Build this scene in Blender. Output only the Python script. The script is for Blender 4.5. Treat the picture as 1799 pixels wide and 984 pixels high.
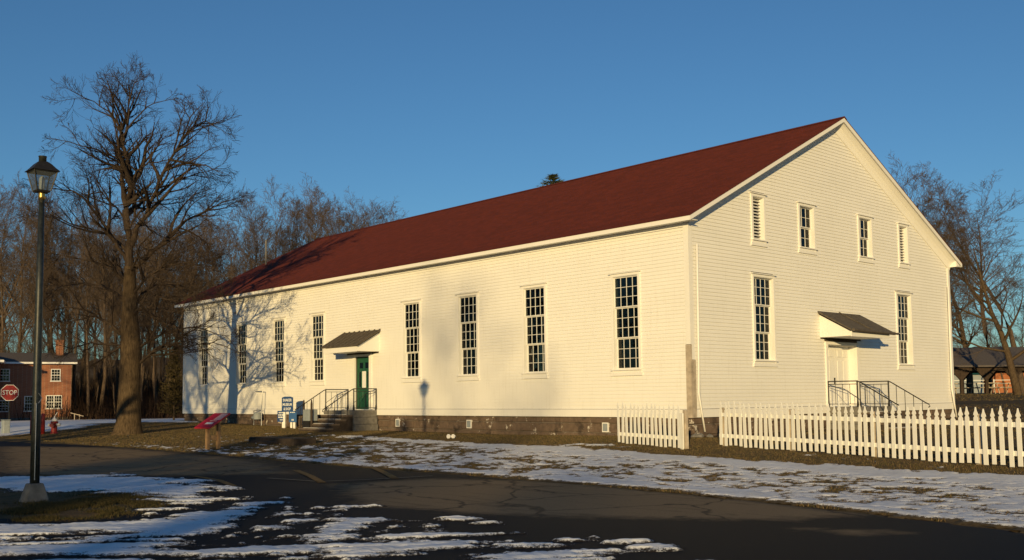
import bpy, math, random
import numpy as np
from mathutils import Vector, Matrix, Quaternion
R_ = math.radians

# ------------------------------------------------------------------ camera / sky / sun / exposure
sc = bpy.context.scene
for o in list(bpy.data.objects): bpy.data.objects.remove(o)
COL = sc.collection
F_PX, CYO = 1794.336, 68.823
YAW, PITCH, ROLL = .8346, .0773, -.0111
CAM = np.array([18.568, -23.837, .6138])
def cam_axes():
    c, s = math.cos(YAW), math.sin(YAW)
    fw = np.array([-s, c, 0]); rt = np.array([c, s, 0]); up = np.array([0, 0, 1.])
    c, s = math.cos(PITCH), math.sin(PITCH)
    fw2 = c*fw + s*up; up2 = -s*fw + c*up
    c, s = math.cos(ROLL), math.sin(ROLL)
    return c*rt + s*up2, -s*rt + c*up2, fw2
RT, UP, FW = cam_axes()
cd = bpy.data.cameras.new('camera'); cam = bpy.data.objects.new('camera', cd); COL.objects.link(cam)
cam.matrix_world = Matrix(((RT[0], UP[0], -FW[0], CAM[0]), (RT[1], UP[1], -FW[1], CAM[1]), (RT[2], UP[2], -FW[2], CAM[2]), (0, 0, 0, 1)))
cd.sensor_width = 36; cd.lens = F_PX/1799*36; cd.shift_y = CYO/1799; cd.clip_end = 4000; cd.clip_start = .05
sc.camera = cam

SUN = np.array([.6, -.79, 0]); SUN = SUN/np.linalg.norm(SUN)
ELEV = R_(8.1)
SUN3 = Vector((SUN[0]*math.cos(ELEV), SUN[1]*math.cos(ELEV), math.sin(ELEV)))
w = bpy.data.worlds.new('World'); sc.world = w; w.use_nodes = True
wn = w.node_tree; bg = wn.nodes['Background']
sky = wn.nodes.new('ShaderNodeTexSky'); sky.sky_type = 'NISHITA'; sky.sun_disc = False
sky.sun_elevation = ELEV; sky.sun_rotation = math.atan2(SUN[0], SUN[1])
sky.air_density = 1.0; sky.dust_density = .0; sky.ozone_density = 2.2
wb_ = wn.nodes.new('ShaderNodeMix'); wb_.data_type = 'RGBA'; wb_.blend_type = 'MULTIPLY'; wb_.inputs[0].default_value = 1
wb_.inputs[7].default_value = (.60, .95, 1.26, 1)        # the camera's daylight white balance for the whole sky
wn.links.new(sky.outputs[0], wb_.inputs[6]); wn.links.new(wb_.outputs[2], bg.inputs[0]); bg.inputs[1].default_value = .087
sl = bpy.data.lights.new('sun', 'SUN'); sl.energy = 4.95; sl.angle = R_(.53); sl.color = (1, .735, .340)
so = bpy.data.objects.new('sun', sl); COL.objects.link(so)
so.rotation_euler = (-SUN3).to_track_quat('-Z', 'Y').to_euler(); so.location = (40, -60, 30)
sc.view_settings.view_transform = 'Standard'; sc.view_settings.look = 'None'
sc.view_settings.exposure = 0; sc.view_settings.gamma = 1; sc.view_settings.use_curve_mapping = False

# ------------------------------------------------------------------ small maths
rng = random.Random(7); nrg = np.random.default_rng(7)
def ray(u, v): return (u-899.5)/F_PX*RT - (v-492-CYO)/F_PX*UP + FW
def at(u, v, d): return CAM + ray(u, v)*d                 # point at depth d
def onz(u, v, z): r = ray(u, v); return CAM + r*((z-CAM[2])/r[2])
def sstep(a, b, x):
    t = np.clip((np.asarray(x, float)-a)/(b-a), 0, 1); return t*t*(3-2*t)
def hash2(ix, iy, seed):
    h = (ix.astype(np.int64)*374761393 + iy.astype(np.int64)*668265263 + seed*1442695041) & 0x7fffffff
    h = ((h ^ (h >> 13))*1274126177) & 0x7fffffff
    return ((h ^ (h >> 16)) & 0xffff)/65535.
def vnoise(x, y, seed=0):
    ix = np.floor(x); iy = np.floor(y); fx = x-ix; fy = y-iy
    fx = fx*fx*(3-2*fx); fy = fy*fy*(3-2*fy)
    a = hash2(ix, iy, seed); b = hash2(ix+1, iy, seed); c = hash2(ix, iy+1, seed); d = hash2(ix+1, iy+1, seed)
    return (a*(1-fx)+b*fx)*(1-fy) + (c*(1-fx)+d*fx)*fy
def fbm(x, y, o=4, seed=0):
    s = 0; a = .5; t = 0
    for i in range(o):
        s = s + a*vnoise(x*2**i, y*2**i, seed+i*17); t += a; a *= .55
    return s/t                                            # 0..1

def roadz(x): return -1.0 + .18*(1-sstep(-18, -2, x)) - .08*(1-sstep(-60, -30, x))
WBX = [-90, -60, -36, -34, -25, -16, -8, 0, 10, 40]; WBZ = [-.95, -.85, -.45, -.41, -.55, -.64, -.66, -.57, -.62, -.6]
def gz(x, y):
    x = np.asarray(x, float); y = np.asarray(y, float)
    r = roadz(x); wb = np.interp(x, WBX, WBZ)
    t = np.clip((y+10.2)/9.8, 0, 1)
    k = sstep(-15, -5, x)
    rise = k*(t*t*(3-2*t)) + (1-k)*(1-(1-t)**2)
    z = r + (wb-r)*rise
    z = z + sstep(6, 46, y)*1.18*sstep(-40, -22, x)
    return z
def g(x, y): return float(gz(x, y))

# ------------------------------------------------------------------ mesh helpers
class MB:
    def __init__(s): s.v = []; s.f = []
    def box(s, x0, y0, z0, x1, y1, z1):
        n = len(s.v)
        s.v += [(x0,y0,z0),(x1,y0,z0),(x1,y1,z0),(x0,y1,z0),(x0,y0,z1),(x1,y0,z1),(x1,y1,z1),(x0,y1,z1)]
        s.f += [(n,n+3,n+2,n+1),(n+4,n+5,n+6,n+7),(n,n+1,n+5,n+4),(n+1,n+2,n+6,n+5),(n+2,n+3,n+7,n+6),(n+3,n,n+4,n+7)]
        return s
    def hexa(s, p):                                        # 8 corners: bottom ring, top ring
        n = len(s.v); s.v += [tuple(q) for q in p]
        s.f += [(n,n+3,n+2,n+1),(n+4,n+5,n+6,n+7),(n,n+1,n+5,n+4),(n+1,n+2,n+6,n+5),(n+2,n+3,n+7,n+6),(n+3,n,n+4,n+7)]
        return s
    def prism(s, pts, off):                                # planar polygon extruded by vector off
        n = len(s.v); k = len(pts); off = np.array(off)
        s.v += [tuple(p) for p in pts] + [tuple(np.array(p)+off) for p in pts]
        s.f += [tuple(range(n+k-1, n-1, -1)), tuple(range(n+k, n+2*k))]
        s.f += [(n+i, n+(i+1)%k, n+k+(i+1)%k, n+k+i) for i in range(k)]
        return s
    def bar(s, a, b, r, r2=None, sides=6, cap=True):
        return s.tube([a, b], [r, r if r2 is None else r2], sides, cap)
    def tube(s, pts, rad, sides=6, cap=True):
        n0 = len(s.v); P = [Vector(p) for p in pts]; m = len(P)
        up = Vector((0, 0, 1))
        for i, p in enumerate(P):
            d = (P[min(i+1, m-1)]-P[max(i-1, 0)])
            if d.length < 1e-9: d = Vector((0, 0, 1))
            d.normalize()
            a = up.cross(d)
            if a.length < .15: a = Vector((1, 0, 0)).cross(d)
            a.normalize(); b = d.cross(a)
            for j in range(sides):
                t = 2*math.pi*(j+.5)/sides
                q = p + (a*math.cos(t) + b*math.sin(t))*rad[i]; s.v.append((q.x, q.y, q.z))
        for i in range(m-1):
            for j in range(sides):
                k = (j+1) % sides; A = n0+i*sides
                s.f.append((A+j, A+k, A+sides+k, A+sides+j))
        if cap:
            s.f.append(tuple(n0+j for j in range(sides-1, -1, -1))); s.f.append(tuple(n0+(m-1)*sides+j for j in range(sides)))
        return s
    def lathe(s, c, prof, sides=16):                       # prof: (r, z) list from bottom to top
        return s.tube([(c[0], c[1], c[2]+z) for r, z in prof], [max(r, .0005) for r, z in prof], sides)
    def mesh(s, name, smooth=False):
        me = bpy.data.meshes.new(name); me.from_pydata(s.v, [], s.f); me.update()
        if smooth: me.polygons.foreach_set('use_smooth', [True]*len(me.polygons))
        return me
    def build(s, name, mat, parent=None, smooth=False, bevel=0):
        return link(name, s.mesh(name, smooth), mat, parent, bevel)
def link(name, me, mat, parent=None, bevel=0):
    o = bpy.data.objects.new(name, me); COL.objects.link(o)
    if mat and not me.materials: me.materials.append(mat)
    if parent is not None:
        o.parent = parent
        if parent.type == 'EMPTY' and parent.parent is None: o.location = -parent.location if parent.rotation_euler.z == 0 and not parent.get('_local') else (0, 0, 0)
    if bevel:
        m = o.modifiers.new('bevel', 'BEVEL'); m.width = bevel; m.segments = 1; m.limit_method = 'ANGLE'
    return o
def thing(name, loc, label, cat, group=None, local=False):
    o = bpy.data.objects.new(name, None); COL.objects.link(o); o.location = loc; o.empty_display_size = .2
    o['label'] = label; o['category'] = cat
    if group: o['group'] = group
    if local: o['_local'] = 1
    return o
def tag(o, label, cat, group=None):
    o['label'] = label; o['category'] = cat
    if group: o['group'] = group
    return o
def grid_mesh(name, xs, ys, Z, attrs=None, keep=None):
    nx, ny = len(xs), len(ys)
    X, Y = np.meshgrid(xs, ys); co = np.stack([X, Y, Z], -1).reshape(-1, 3)
    i = np.arange(nx*ny).reshape(ny, nx)
    q = np.stack([i[:-1, :-1], i[:-1, 1:], i[1:, 1:], i[1:, :-1]], -1).reshape(-1, 4)
    if keep is not None:
        kf = keep.reshape(-1)[q].any(1); q = q[kf]
        used = np.zeros(len(co), bool); used[q.ravel()] = True
        idx = np.cumsum(used)-1; co = co[used]; q = idx[q]
    else: used = np.ones(len(co), bool)
    me = np_mesh(name, co, q)
    for k, a in (attrs or {}).items():
        at_ = me.attributes.new(k, 'FLOAT', 'POINT'); at_.data.foreach_set('value', a.reshape(-1)[used].astype(np.float32))
    me.polygons.foreach_set('use_smooth', np.ones(len(me.polygons), bool))
    return me
def np_mesh(name, co, faces):
    k = faces.shape[1]; me = bpy.data.meshes.new(name)
    me.vertices.add(len(co)); me.vertices.foreach_set('co', co.astype(np.float32).ravel())
    me.loops.add(faces.size); me.loops.foreach_set('vertex_index', faces.astype(np.int32).ravel())
    me.polygons.add(len(faces)); me.polygons.foreach_set('loop_start', (np.arange(len(faces))*k).astype(np.int32))
    me.update(calc_edges=True); return me
def poly_sdf(X, Y, poly):                                  # positive inside
    P = np.array(poly); d = np.full(X.shape, 1e9); ins = np.zeros(X.shape, bool); n = len(P)
    for i in range(n):
        a = P[i]; b = P[(i+1) % n]; e = b-a; L = (e@e)+1e-12
        t = np.clip(((X-a[0])*e[0]+(Y-a[1])*e[1])/L, 0, 1)
        d = np.minimum(d, np.hypot(X-a[0]-t*e[0], Y-a[1]-t*e[1]))
        c = ((a[1] > Y) != (b[1] > Y)) & (X < (b[0]-a[0])*(Y-a[1])/(b[1]-a[1]+1e-12)+a[0])
        ins ^= c
    return np.where(ins, d, -d)

# ------------------------------------------------------------------ materials
class NM:
    def __init__(s, name, rough=.7, spec=.3):
        s.m = bpy.data.materials.new(name); s.m.use_nodes = True; s.t = s.m.node_tree
        s.b = s.t.nodes['Principled BSDF']; s.b.inputs['Roughness'].default_value = rough
        s.b.inputs['Specular IOR Level'].default_value = spec
    def n(s, typ, **kw):
        x = s.t.nodes.new(typ)
        for k, v in kw.items(): setattr(x, k, v)
        return x
    def l(s, a, b): s.t.links.new(a, b); return s
    def coord(s, kind='Object'):
        return s.n('ShaderNodeTexCoord').outputs[kind]
    def map(s, src, scale=(1, 1, 1), rot=(0, 0, 0)):
        m = s.n('ShaderNodeMapping'); m.inputs['Scale'].default_value = scale; m.inputs['Rotation'].default_value = rot
        s.l(src, m.inputs[0]); return m.outputs[0]
    def noise(s, src, scale, detail=4, rough=.55, dist=0):
        x = s.n('ShaderNodeTexNoise'); x.inputs['Scale'].default_value = scale; x.inputs['Detail'].default_value = detail
        x.inputs['Roughness'].default_value = rough; x.inputs['Distortion'].default_value = dist
        if src is not None: s.l(src, x.inputs['Vector'])
        return x.outputs[0]
    def ramp(s, src, stops):
        x = s.n('ShaderNodeValToRGB'); e = x.color_ramp.elements
        while len(e) < len(stops): e.new(.5)
        for i, (p, c) in enumerate(stops):
            e[i].position = p; e[i].color = (c, c, c, 1) if not isinstance(c, (tuple, list)) else (*c, 1)
        s.l(src, x.inputs[0]); return x.outputs[0]
    def mix(s, f, a, b, mode='MIX'):
        x = s.n('ShaderNodeMix', data_type='RGBA', blend_type=mode)
        for sock, v in ((x.inputs[0], f), (x.inputs[6], a), (x.inputs[7], b)):
            if isinstance(v, (int, float)): sock.default_value = v
            elif isinstance(v, (tuple, list)): sock.default_value = (*v, 1)
            else: s.l(v, sock)
        return x.outputs[2]
    def math(s, op, a, b=0.):
        x = s.n('ShaderNodeMath', operation=op)
        for sock, v in ((x.inputs[0], a), (x.inputs[1], b)):
            if isinstance(v, (int, float)): sock.default_value = v
            else: s.l(v, sock)
        return x.outputs[0]
    def attr(s, name):
        x = s.n('ShaderNodeAttribute'); x.attribute_name = name; return x
    def col(s, src):
        if isinstance(src, (tuple, list)): s.b.inputs['Base Color'].default_value = (*src, 1)
        else: s.l(src, s.b.inputs['Base Color'])
        return s
    def rough(s, src): s.l(src, s.b.inputs['Roughness']); return s
    def bump(s, src, strength=.3, dist=.02):
        x = s.n('ShaderNodeBump'); x.inputs['Strength'].default_value = strength; x.inputs['Distance'].default_value = dist
        s.l(src, x.inputs['Height']); s.l(x.outputs[0], s.b.inputs['Normal']); return s
M = {}
def simple(key, c, rough=.6, spec=.3, var=.12, scale=8, bump=0, metal=0):
    m = NM(key, rough, spec); co = m.coord(); nz = m.noise(co, scale, 5)
    lo = tuple(x*(1-var) for x in c); hi = tuple(min(1, x*(1+var)) for x in c)
    m.col(m.mix(m.ramp(nz, [(.3, 0.), (.7, 1.)]), lo, hi)); m.b.inputs['Metallic'].default_value = metal
    if bump: m.bump(nz, bump)
    M[key] = m.m; return m
def paint(key, c, grime=.5):
    m = NM(key, .62, .25); co = m.coord()
    big = m.noise(m.map(co, (.35, .35, .8)), 1.3, 5); streak = m.noise(m.map(co, (9, 9, .7)), 1.6, 6, .65)
    g1 = m.ramp(big, [(.35, .0), (.75, 1.)]); g2 = m.ramp(streak, [(.52, .0), (.8, 1.)])
    a = m.mix(g1, c, tuple(x*.94 for x in c)); d = m.mix(m.math('MULTIPLY', g2, grime), a, (c[0]*.66, c[1]*.63, c[2]*.55))
    m.col(d).bump(m.noise(m.map(co, (3, 3, 40)), 6, 4), .15, .004); M[key] = m.m
paint('white_siding', (.78, .765, .72), .30)
paint('white_trim', (.775, .76, .72), .25)
paint('fence_white', (.77, .76, .71), .9)
simple('sash', (.66, .65, .62), .5, .3, .06)
simple('black_iron', (.018, .016, .014), .5, .4, .3, 30)
simple('pole_paint', (.022, .026, .024), .45, .45, .5, 14)
simple('concrete', (.165, .155, .14), .9, .2, .25, 7, .3)
simple('grey_wood', (.40, .34, .27), .9, .15, .3, 5)
simple('post_wood', (.42, .25, .12), .8, .2, .25, 9)
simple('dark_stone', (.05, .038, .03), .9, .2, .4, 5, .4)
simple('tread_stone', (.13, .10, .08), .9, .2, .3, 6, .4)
simple('red_paint', (.26, .018, .018), .5, .4, .2, 12)
simple('white_paint', (.75, .74, .72), .5, .4, .06)
simple('sign_blue', (.010, .050, .165), .5, .4, .1)
simple('sign_blue_pale', (.028, .095, .25), .5, .4, .1)
simple('sign_red', (.42, .012, .03), .45, .4, .12)
simple('sign_pink', (.66, .38, .36), .5, .3, .2, 20)
simple('sign_white', (.74, .74, .72), .5, .4, .04)
simple('green_door', (.012, .075, .04), .5, .4, .2)
simple('steel', (.36, .37, .38), .4, .5, .15, 10, 0, .6)
simple('grey_box', (.24, .27, .29), .6, .3, .12)
simple('asphalt_shingle', (.10, .088, .085), .95, .1, .4, 40, .4)
simple('canopy_metal', (.085, .07, .055), .7, .3, .35, 9)
simple('brass', (.5, .34, .1), .35, .5, .1, 10, 0, .9)
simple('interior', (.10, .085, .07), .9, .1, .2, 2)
simple('far_brick', (.34, .13, .06), .9, .1, .15, 1)
simple('tan_roof', (.38, .28, .19), .9, .1, .1)
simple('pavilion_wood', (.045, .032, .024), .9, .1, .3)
def glass_mat():
    m = NM('window_glass', .03); t = m.t
    gl = m.n('ShaderNodeBsdfGlossy'); gl.inputs['Roughness'].default_value = .015; gl.inputs[0].default_value = (.8, .82, .85, 1)
    tr = m.n('ShaderNodeBsdfTransparent'); tr.inputs[0].default_value = (.42, .45, .43, 1)
    fr = m.n('ShaderNodeFresnel'); fr.inputs[0].default_value = 1.38
    nz = m.noise(m.coord(), 2.2, 2); bp = m.n('ShaderNodeBump'); bp.inputs['Strength'].default_value = .12; bp.inputs['Distance'].default_value = .02
    m.l(nz, bp.inputs['Height']); m.l(bp.outputs[0], gl.inputs['Normal']); m.l(bp.outputs[0], fr.inputs['Normal'])
    mx = m.n('ShaderNodeMixShader'); m.l(fr.outputs[0], mx.inputs[0]); m.l(tr.outputs[0], mx.inputs[1]); m.l(gl.outputs[0], mx.inputs[2])
    m.l(mx.outputs[0], t.nodes['Material Output'].inputs[0]); M['glass'] = m.m
    m = NM('lamp_glass', .3, .3); m.col((.30, .33, .36)); tr = m.n('ShaderNodeBsdfTransparent'); tr.inputs[0].default_value = (.75, .78, .8, 1)
    mx = m.n('ShaderNodeMixShader'); mx.inputs[0].default_value = .88; m.l(m.b.outputs[0], mx.inputs[1]); m.l(tr.outputs[0], mx.inputs[2]); m.l(mx.outputs[0], m.t.nodes['Material Output'].inputs[0]); M['lamp_glass'] = m.m
glass_mat()
def roof_mat():
    m = NM('red_shingle', .92, .12); co = m.coord()
    br = m.n('ShaderNodeTexBrick'); br.offset = .5; br.inputs['Scale'].default_value = 1; br.inputs['Mortar Size'].default_value = .004
    br.inputs['Brick Width'].default_value = .30; br.inputs['Row Height'].default_value = .16
    br.inputs['Color1'].default_value = (.165, .032, .018, 1); br.inputs['Color2'].default_value = (.070, .017, .012, 1); br.inputs['Mortar'].default_value = (.05, .012, .011, 1)
    m.l(m.map(co, (1, 1.12, 1)), br.inputs[0])
    nz = m.noise(co, 26, 4, .7); big = m.noise(co, .5, 4)
    c = m.mix(.62, br.outputs[0], m.mix(m.ramp(nz, [(.3, 0.), (.7, 1.)]), (.082, .020, .013), (.145, .031, .018)))
    m.col(m.mix(m.math('MULTIPLY', m.ramp(big, [(.3, 0.), (.75, 1.)]), .2), c, (.075, .018, .014))).bump(nz, .5, .01); M['roof'] = m.m
roof_mat()
def stone_mat(key, a, b, lich):
    m = NM(key, .9, .15); oi = m.n('ShaderNodeObjectInfo'); co = m.coord()
    nz = m.noise(co, 5, 6, .65); st = m.noise(co, 1.7, 5, .6)
    c = m.mix(m.ramp(nz, [(.25, 0.), (.75, 1.)]), a, b)
    c = m.mix(m.math('MULTIPLY', oi.outputs['Random'], .55), c, (.11, .078, .058))
    c = m.mix(m.ramp(st, [(.52, 0.), (.66, .8)]), c, (.035, .028, .024))
    if lich: c = m.mix(m.ramp(m.noise(co, 2.3, 6, .7), [(.585, 0.), (.64, .85)]), c, (.58, .53, .46))
    m.col(c).bump(nz, .6, .02); M[key] = m.m
stone_mat('foundation_stone', (.085, .06, .045), (.19, .135, .10), True)
stone_mat('mortar', (.16, .14, .12), (.24, .21, .18), False)
def brick_mat():
    m = NM('house_brick', .9, .15); co = m.coord()
    br = m.n('ShaderNodeTexBrick'); br.inputs['Scale'].default_value = 1; br.inputs['Brick Width'].default_value = .22; br.inputs['Row Height'].default_value = .075
    br.inputs['Mortar Size'].default_value = .008; br.inputs['Color1'].default_value = (.32, .115, .055, 1); br.inputs['Color2'].default_value = (.24, .085, .045, 1); br.inputs['Mortar'].default_value = (.34, .25, .18, 1)
    m.l(m.map(co, (1, 1, 1), (R_(90), 0, 0)), br.inputs[0])
    m.col(m.mix(m.math('MULTIPLY', m.noise(co, .9, 5), .5), br.outputs[0], (.22, .085, .05))); M['house_brick'] = m.m
brick_mat()
def bark_mat(key, a, b):
    m = NM(key, .95, .08); co = m.coord(); nz = m.noise(m.map(co, (7, 7, 1.3)), 3, 7, .7, .6)
    m.col(m.mix(m.ramp(nz, [(.3, 0.), (.68, 1.)]), a, b)).bump(nz, 1., .05); M[key] = m.m
bark_mat('oak_bark', (.028, .020, .013), (.135, .095, .058))
bark_mat('twig_bark', (.026, .020, .016), (.080, .058, .044))
bark_mat('wood_bark', (.040, .029, .021), (.14, .10, .07))
bark_mat('wood_twig', (.055, .041, .032), (.15, .11, .082))
bark_mat('brush', (.018, .012, .009), (.06, .036, .024))
bark_mat('brush_hill', (.05, .042, .038), (.10, .085, .075))
bark_mat('olive', (.030, .024, .011), (.075, .058, .026))
bark_mat('needles', (.035, .045, .018), (.085, .09, .035))
def ground_mat():
    m = NM('lawn', .95, .1); co = m.coord(); a = m.noise(co, .35, 5); b = m.noise(co, 5, 6, .7); c = m.noise(co, 30, 4, .7)
    base = m.mix(m.ramp(a, [(.35, 0.), (.65, 1.)]), (.105, .070, .034), (.062, .058, .026))
    base = m.mix(m.ramp(b, [(.35, 0.), (.7, 1.)]), base, (.15, .10, .052))
    base = m.mix(m.ramp(c, [(.45, 0.), (.75, .7)]), base, (.03, .022, .014))
    m.col(base).bump(b, .8, .05); M['lawn'] = m.m
ground_mat()
def asphalt_mat():
    m = NM('asphalt', .85, .06); co = m.coord(); fine = m.noise(co, 60, 4, .75); mid = m.noise(co, 3.2, 6, .65)
    dry = m.attr('dry').outputs['Fac']
    cr = m.n('ShaderNodeTexVoronoi', feature='DISTANCE_TO_EDGE'); cr.inputs['Scale'].default_value = .42
    wob = m.n('ShaderNodeVectorMath', operation='ADD'); nv = m.n('ShaderNodeTexNoise'); nv.inputs['Scale'].default_value = 1.1; nv.inputs['Detail'].default_value = 5
    m.l(co, nv.inputs[0]); sc_ = m.n('ShaderNodeVectorMath', operation='SCALE'); sc_.inputs['Scale'].default_value = 1.1
    m.l(nv.outputs[1], sc_.inputs[0]); m.l(co, wob.inputs[0]); m.l(sc_.outputs[0], wob.inputs[1]); m.l(wob.outputs[0], cr.inputs['Vector'])
    crack = m.ramp(cr.outputs['Distance'], [(.006, 1.), (.022, 0.)])
    seam = m.ramp(m.noise(m.map(co, (.12, .8, 1)), 1.4, 3), [(.485, 0.), (.5, .8), (.515, 0.)])
    crk = m.math('MAXIMUM', crack, m.math('MULTIPLY', seam, .55))
    dd = m.math('SUBTRACT', m.math('ADD', dry, m.math('MULTIPLY', m.math('SUBTRACT', mid, .5), .9)), .0)
    dmask = m.ramp(dd, [(.28, 0.), (.80, 1.)])
    dmask = m.math('MULTIPLY', dmask, m.math('SUBTRACT', 1., m.math('MULTIPLY', crk, .70)))
    wet = m.mix(m.ramp(fine, [(.3, 0.), (.7, 1.)]), (.005, .0042, .004), (.015, .0125, .0115))
    dr = m.mix(m.ramp(fine, [(.3, 0.), (.7, 1.)]), (.155, .112, .066), (.29, .21, .125))
    m.col(m.mix(dmask, wet, dr)); m.rough(m.math('ADD', m.math('MULTIPLY', dmask, .22), .70))
    m.bump(fine, .25, .01); M['asphalt'] = m.m
asphalt_mat()
def snow_mat(key, c, dirt, under, k):
    m = NM(key, .8, .15); co = m.coord(); nz = m.noise(co, 2.2, 6, .65); fi = m.noise(co, 16, 6, .75); gr = m.noise(co, 70, 3, .7)
    thick = m.attr('thick').outputs['Fac']
    base = m.mix(m.ramp(nz, [(.45, 0.), (.8, dirt)]), c, (.42, .40, .38))
    f = m.math('ADD', thick, m.math('MULTIPLY', m.math('SUBTRACT', fi, .5), k)); f = m.math('ADD', f, m.math('MULTIPLY', m.math('SUBTRACT', gr, .5), k*.5))
    m.col(m.mix(m.ramp(f, [(.04, 0.), (.14, 1.)]), under, base)); m.bump(m.mix(.5, nz, fi), .6, .03); M[key] = m.m
snow_mat('snow', (.80, .82, .85), .35, (.022, .018, .016), .55)
snow_mat('thin_snow', (.76, .77, .79), .5, (.085, .062, .032), 1.0)
snow_mat('far_snow', (.78, .80, .83), .4, (.09, .07, .035), .7)
def blade_mat():
    m = NM('grass_blades', .9, .1); m.col(m.attr('tint').outputs['Color']); M['blades'] = m.m
blade_mat()
simple('yellow_line', (.19, .12, .045), .9, .1, .3, 20)
simple('white_line', (.16, .145, .12), .9, .1, .3, 20)

# ------------------------------------------------------------------ ground, road, island
def axis(parts):
    out = []
    for a, b, st in parts: out += list(np.arange(a, b, st))
    return np.array(out)
xs = axis([(-700, -100, 30), (-100, -45, 2.5), (-45, 25, .4), (25, 100, 2.5), (100, 701, 30)])
ys = axis([(-400, -60, 30), (-60, -22, 2), (-22, 4, .4), (4, 60, 2), (60, 901, 30)])
X, Y = np.meshgrid(xs, ys)
ZG = gz(X, Y) + .02*(fbm(X*.5, Y*.5, 3, 3)-.5)*(Y > -10.2)
FAR_EDGE = [(60, -14.6), (20, -12.3), (13.7, -11.5), (10.5, -10.75), (7.8, -10.3), (3, -10.05), (-2, -10.0), (-8, -10.2), (-14, -10.75), (-19, -11.4), (-25, -12.1), (-60, -14.5), (-140, -17)]
LEFT_NEAR = [(-140, -24), (-60, -19.6), (-25, -17.9), (-12, -17.2)]
ROADPOLY = FAR_EDGE + LEFT_NEAR + [(-6, -17.0), (-2.5, -16.6), (-2.5, -60), (60, -60)]
sd = poly_sdf(X, Y, ROADPOLY)
ZG = ZG - .03*(sd > 0) + 0.02*(sd < -.3)
ground = link('ground', grid_mesh('ground', xs, ys, ZG), M['lawn']); ground['kind'] = 'structure'

def W(pts, z=-1.): return [tuple(onz(u, v, z)[:2]) for u, v in pts]
def road():
    xs = axis([(-140, -34, 1.), (-34, 22, .2), (22, 60.1, 1.)]); ys = axis([(-60, -24, 1.), (-24, -9.4, .2)])
    X, Y = np.meshgrid(xs, ys); sd = poly_sdf(X, Y, ROADPOLY)
    sd = sd + .22*(fbm(X*1.7, Y*1.7, 3, 5)-.5)
    Z = roadz(X) + .012 - .3*np.clip(.02-sd, 0, .12) + .012*(fbm(X*.3, Y*.3, 3, 8)-.5)
    dry = np.zeros(X.shape)
    for poly, soft in ((W([(590, 852), (760, 842), (980, 848), (1240, 872), (1530, 905), (1380, 915), (1120, 912), (860, 905), (640, 888)]), 1.0),
                       (W([(0, 788), (220, 789), (450, 803), (520, 822), (330, 826), (150, 828), (0, 826)], -.87), 1.6),
                       
                       (W([(1400, 930), (1600, 938), (1500, 942)]), .7)):
        dry = np.maximum(dry, sstep(-soft*.6, soft*.6, poly_sdf(X, Y, poly)))
    dry = .12 + .80*dry
    o = link('road', grid_mesh('road', xs, ys, Z, {'dry': dry}, keep=sd > -.12), M['asphalt']); o['kind'] = 'structure'
road()
# faded painted markings on the asphalt
def marking(name, pts, wid, mat):
    P = [np.array(p) for p in pts]; mb = MB(); L = []
    for i, p in enumerate(P):
        d = P[min(i+1, len(P)-1)]-P[max(i-1, 0)]; n = np.array([-d[1], d[0]])/np.linalg.norm(d)*wid/2
        for q in (p-n, p+n): L.append((q[0], q[1], float(roadz(q[0]))+.026))
    mb.v = L; mb.f = [(2*i, 2*i+2, 2*i+3, 2*i+1) for i in range(len(P)-1)]
    o = mb.build(name, mat); o['kind'] = 'structure'
marking('road_marking', W([(340, 838), (385, 846), (410, 856)]), .14, M['yellow_line'])
marking('road_marking', W([(520, 828), (545, 838), (566, 850)]), .16, M['yellow_line'])
marking('road_marking', W([(655, 823), (675, 832), (695, 843)]), .16, M['yellow_line'])
marking('road_marking', W([(470, 842), (560, 848), (640, 845), (760, 838)]), .10, M['white_line'])

ISL = W([(-260, 852), (0, 838), (70, 828), (190, 840), (300, 852), (400, 862), (385, 878), (330, 900), (240, 917), (100, 922), (0, 925), (-400, 930)])
def island():
    xs = np.arange(-16, 8, .12); ys = np.arange(-24, -13, .12); X, Y = np.meshgrid(xs, ys)
    sd = poly_sdf(X, Y, ISL) + .3*(fbm(X*1.2, Y*1.2, 3, 9)-.5)
    Z = roadz(X) - .05 + .11*sstep(-.4, 1.6, sd) + .03*(fbm(X*1.5, Y*1.5, 3, 4)-.5)
    o = link('grass_island', grid_mesh('grass_island', xs, ys, Z, keep=sd > -.45), M['lawn']); o['kind'] = 'structure'
island()
def islz(x, y):
    sd = poly_sdf(np.array([x]), np.array([y]), ISL); return float(roadz(x) - .05 + .11*sstep(-.4, 1.6, sd)[0])

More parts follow.
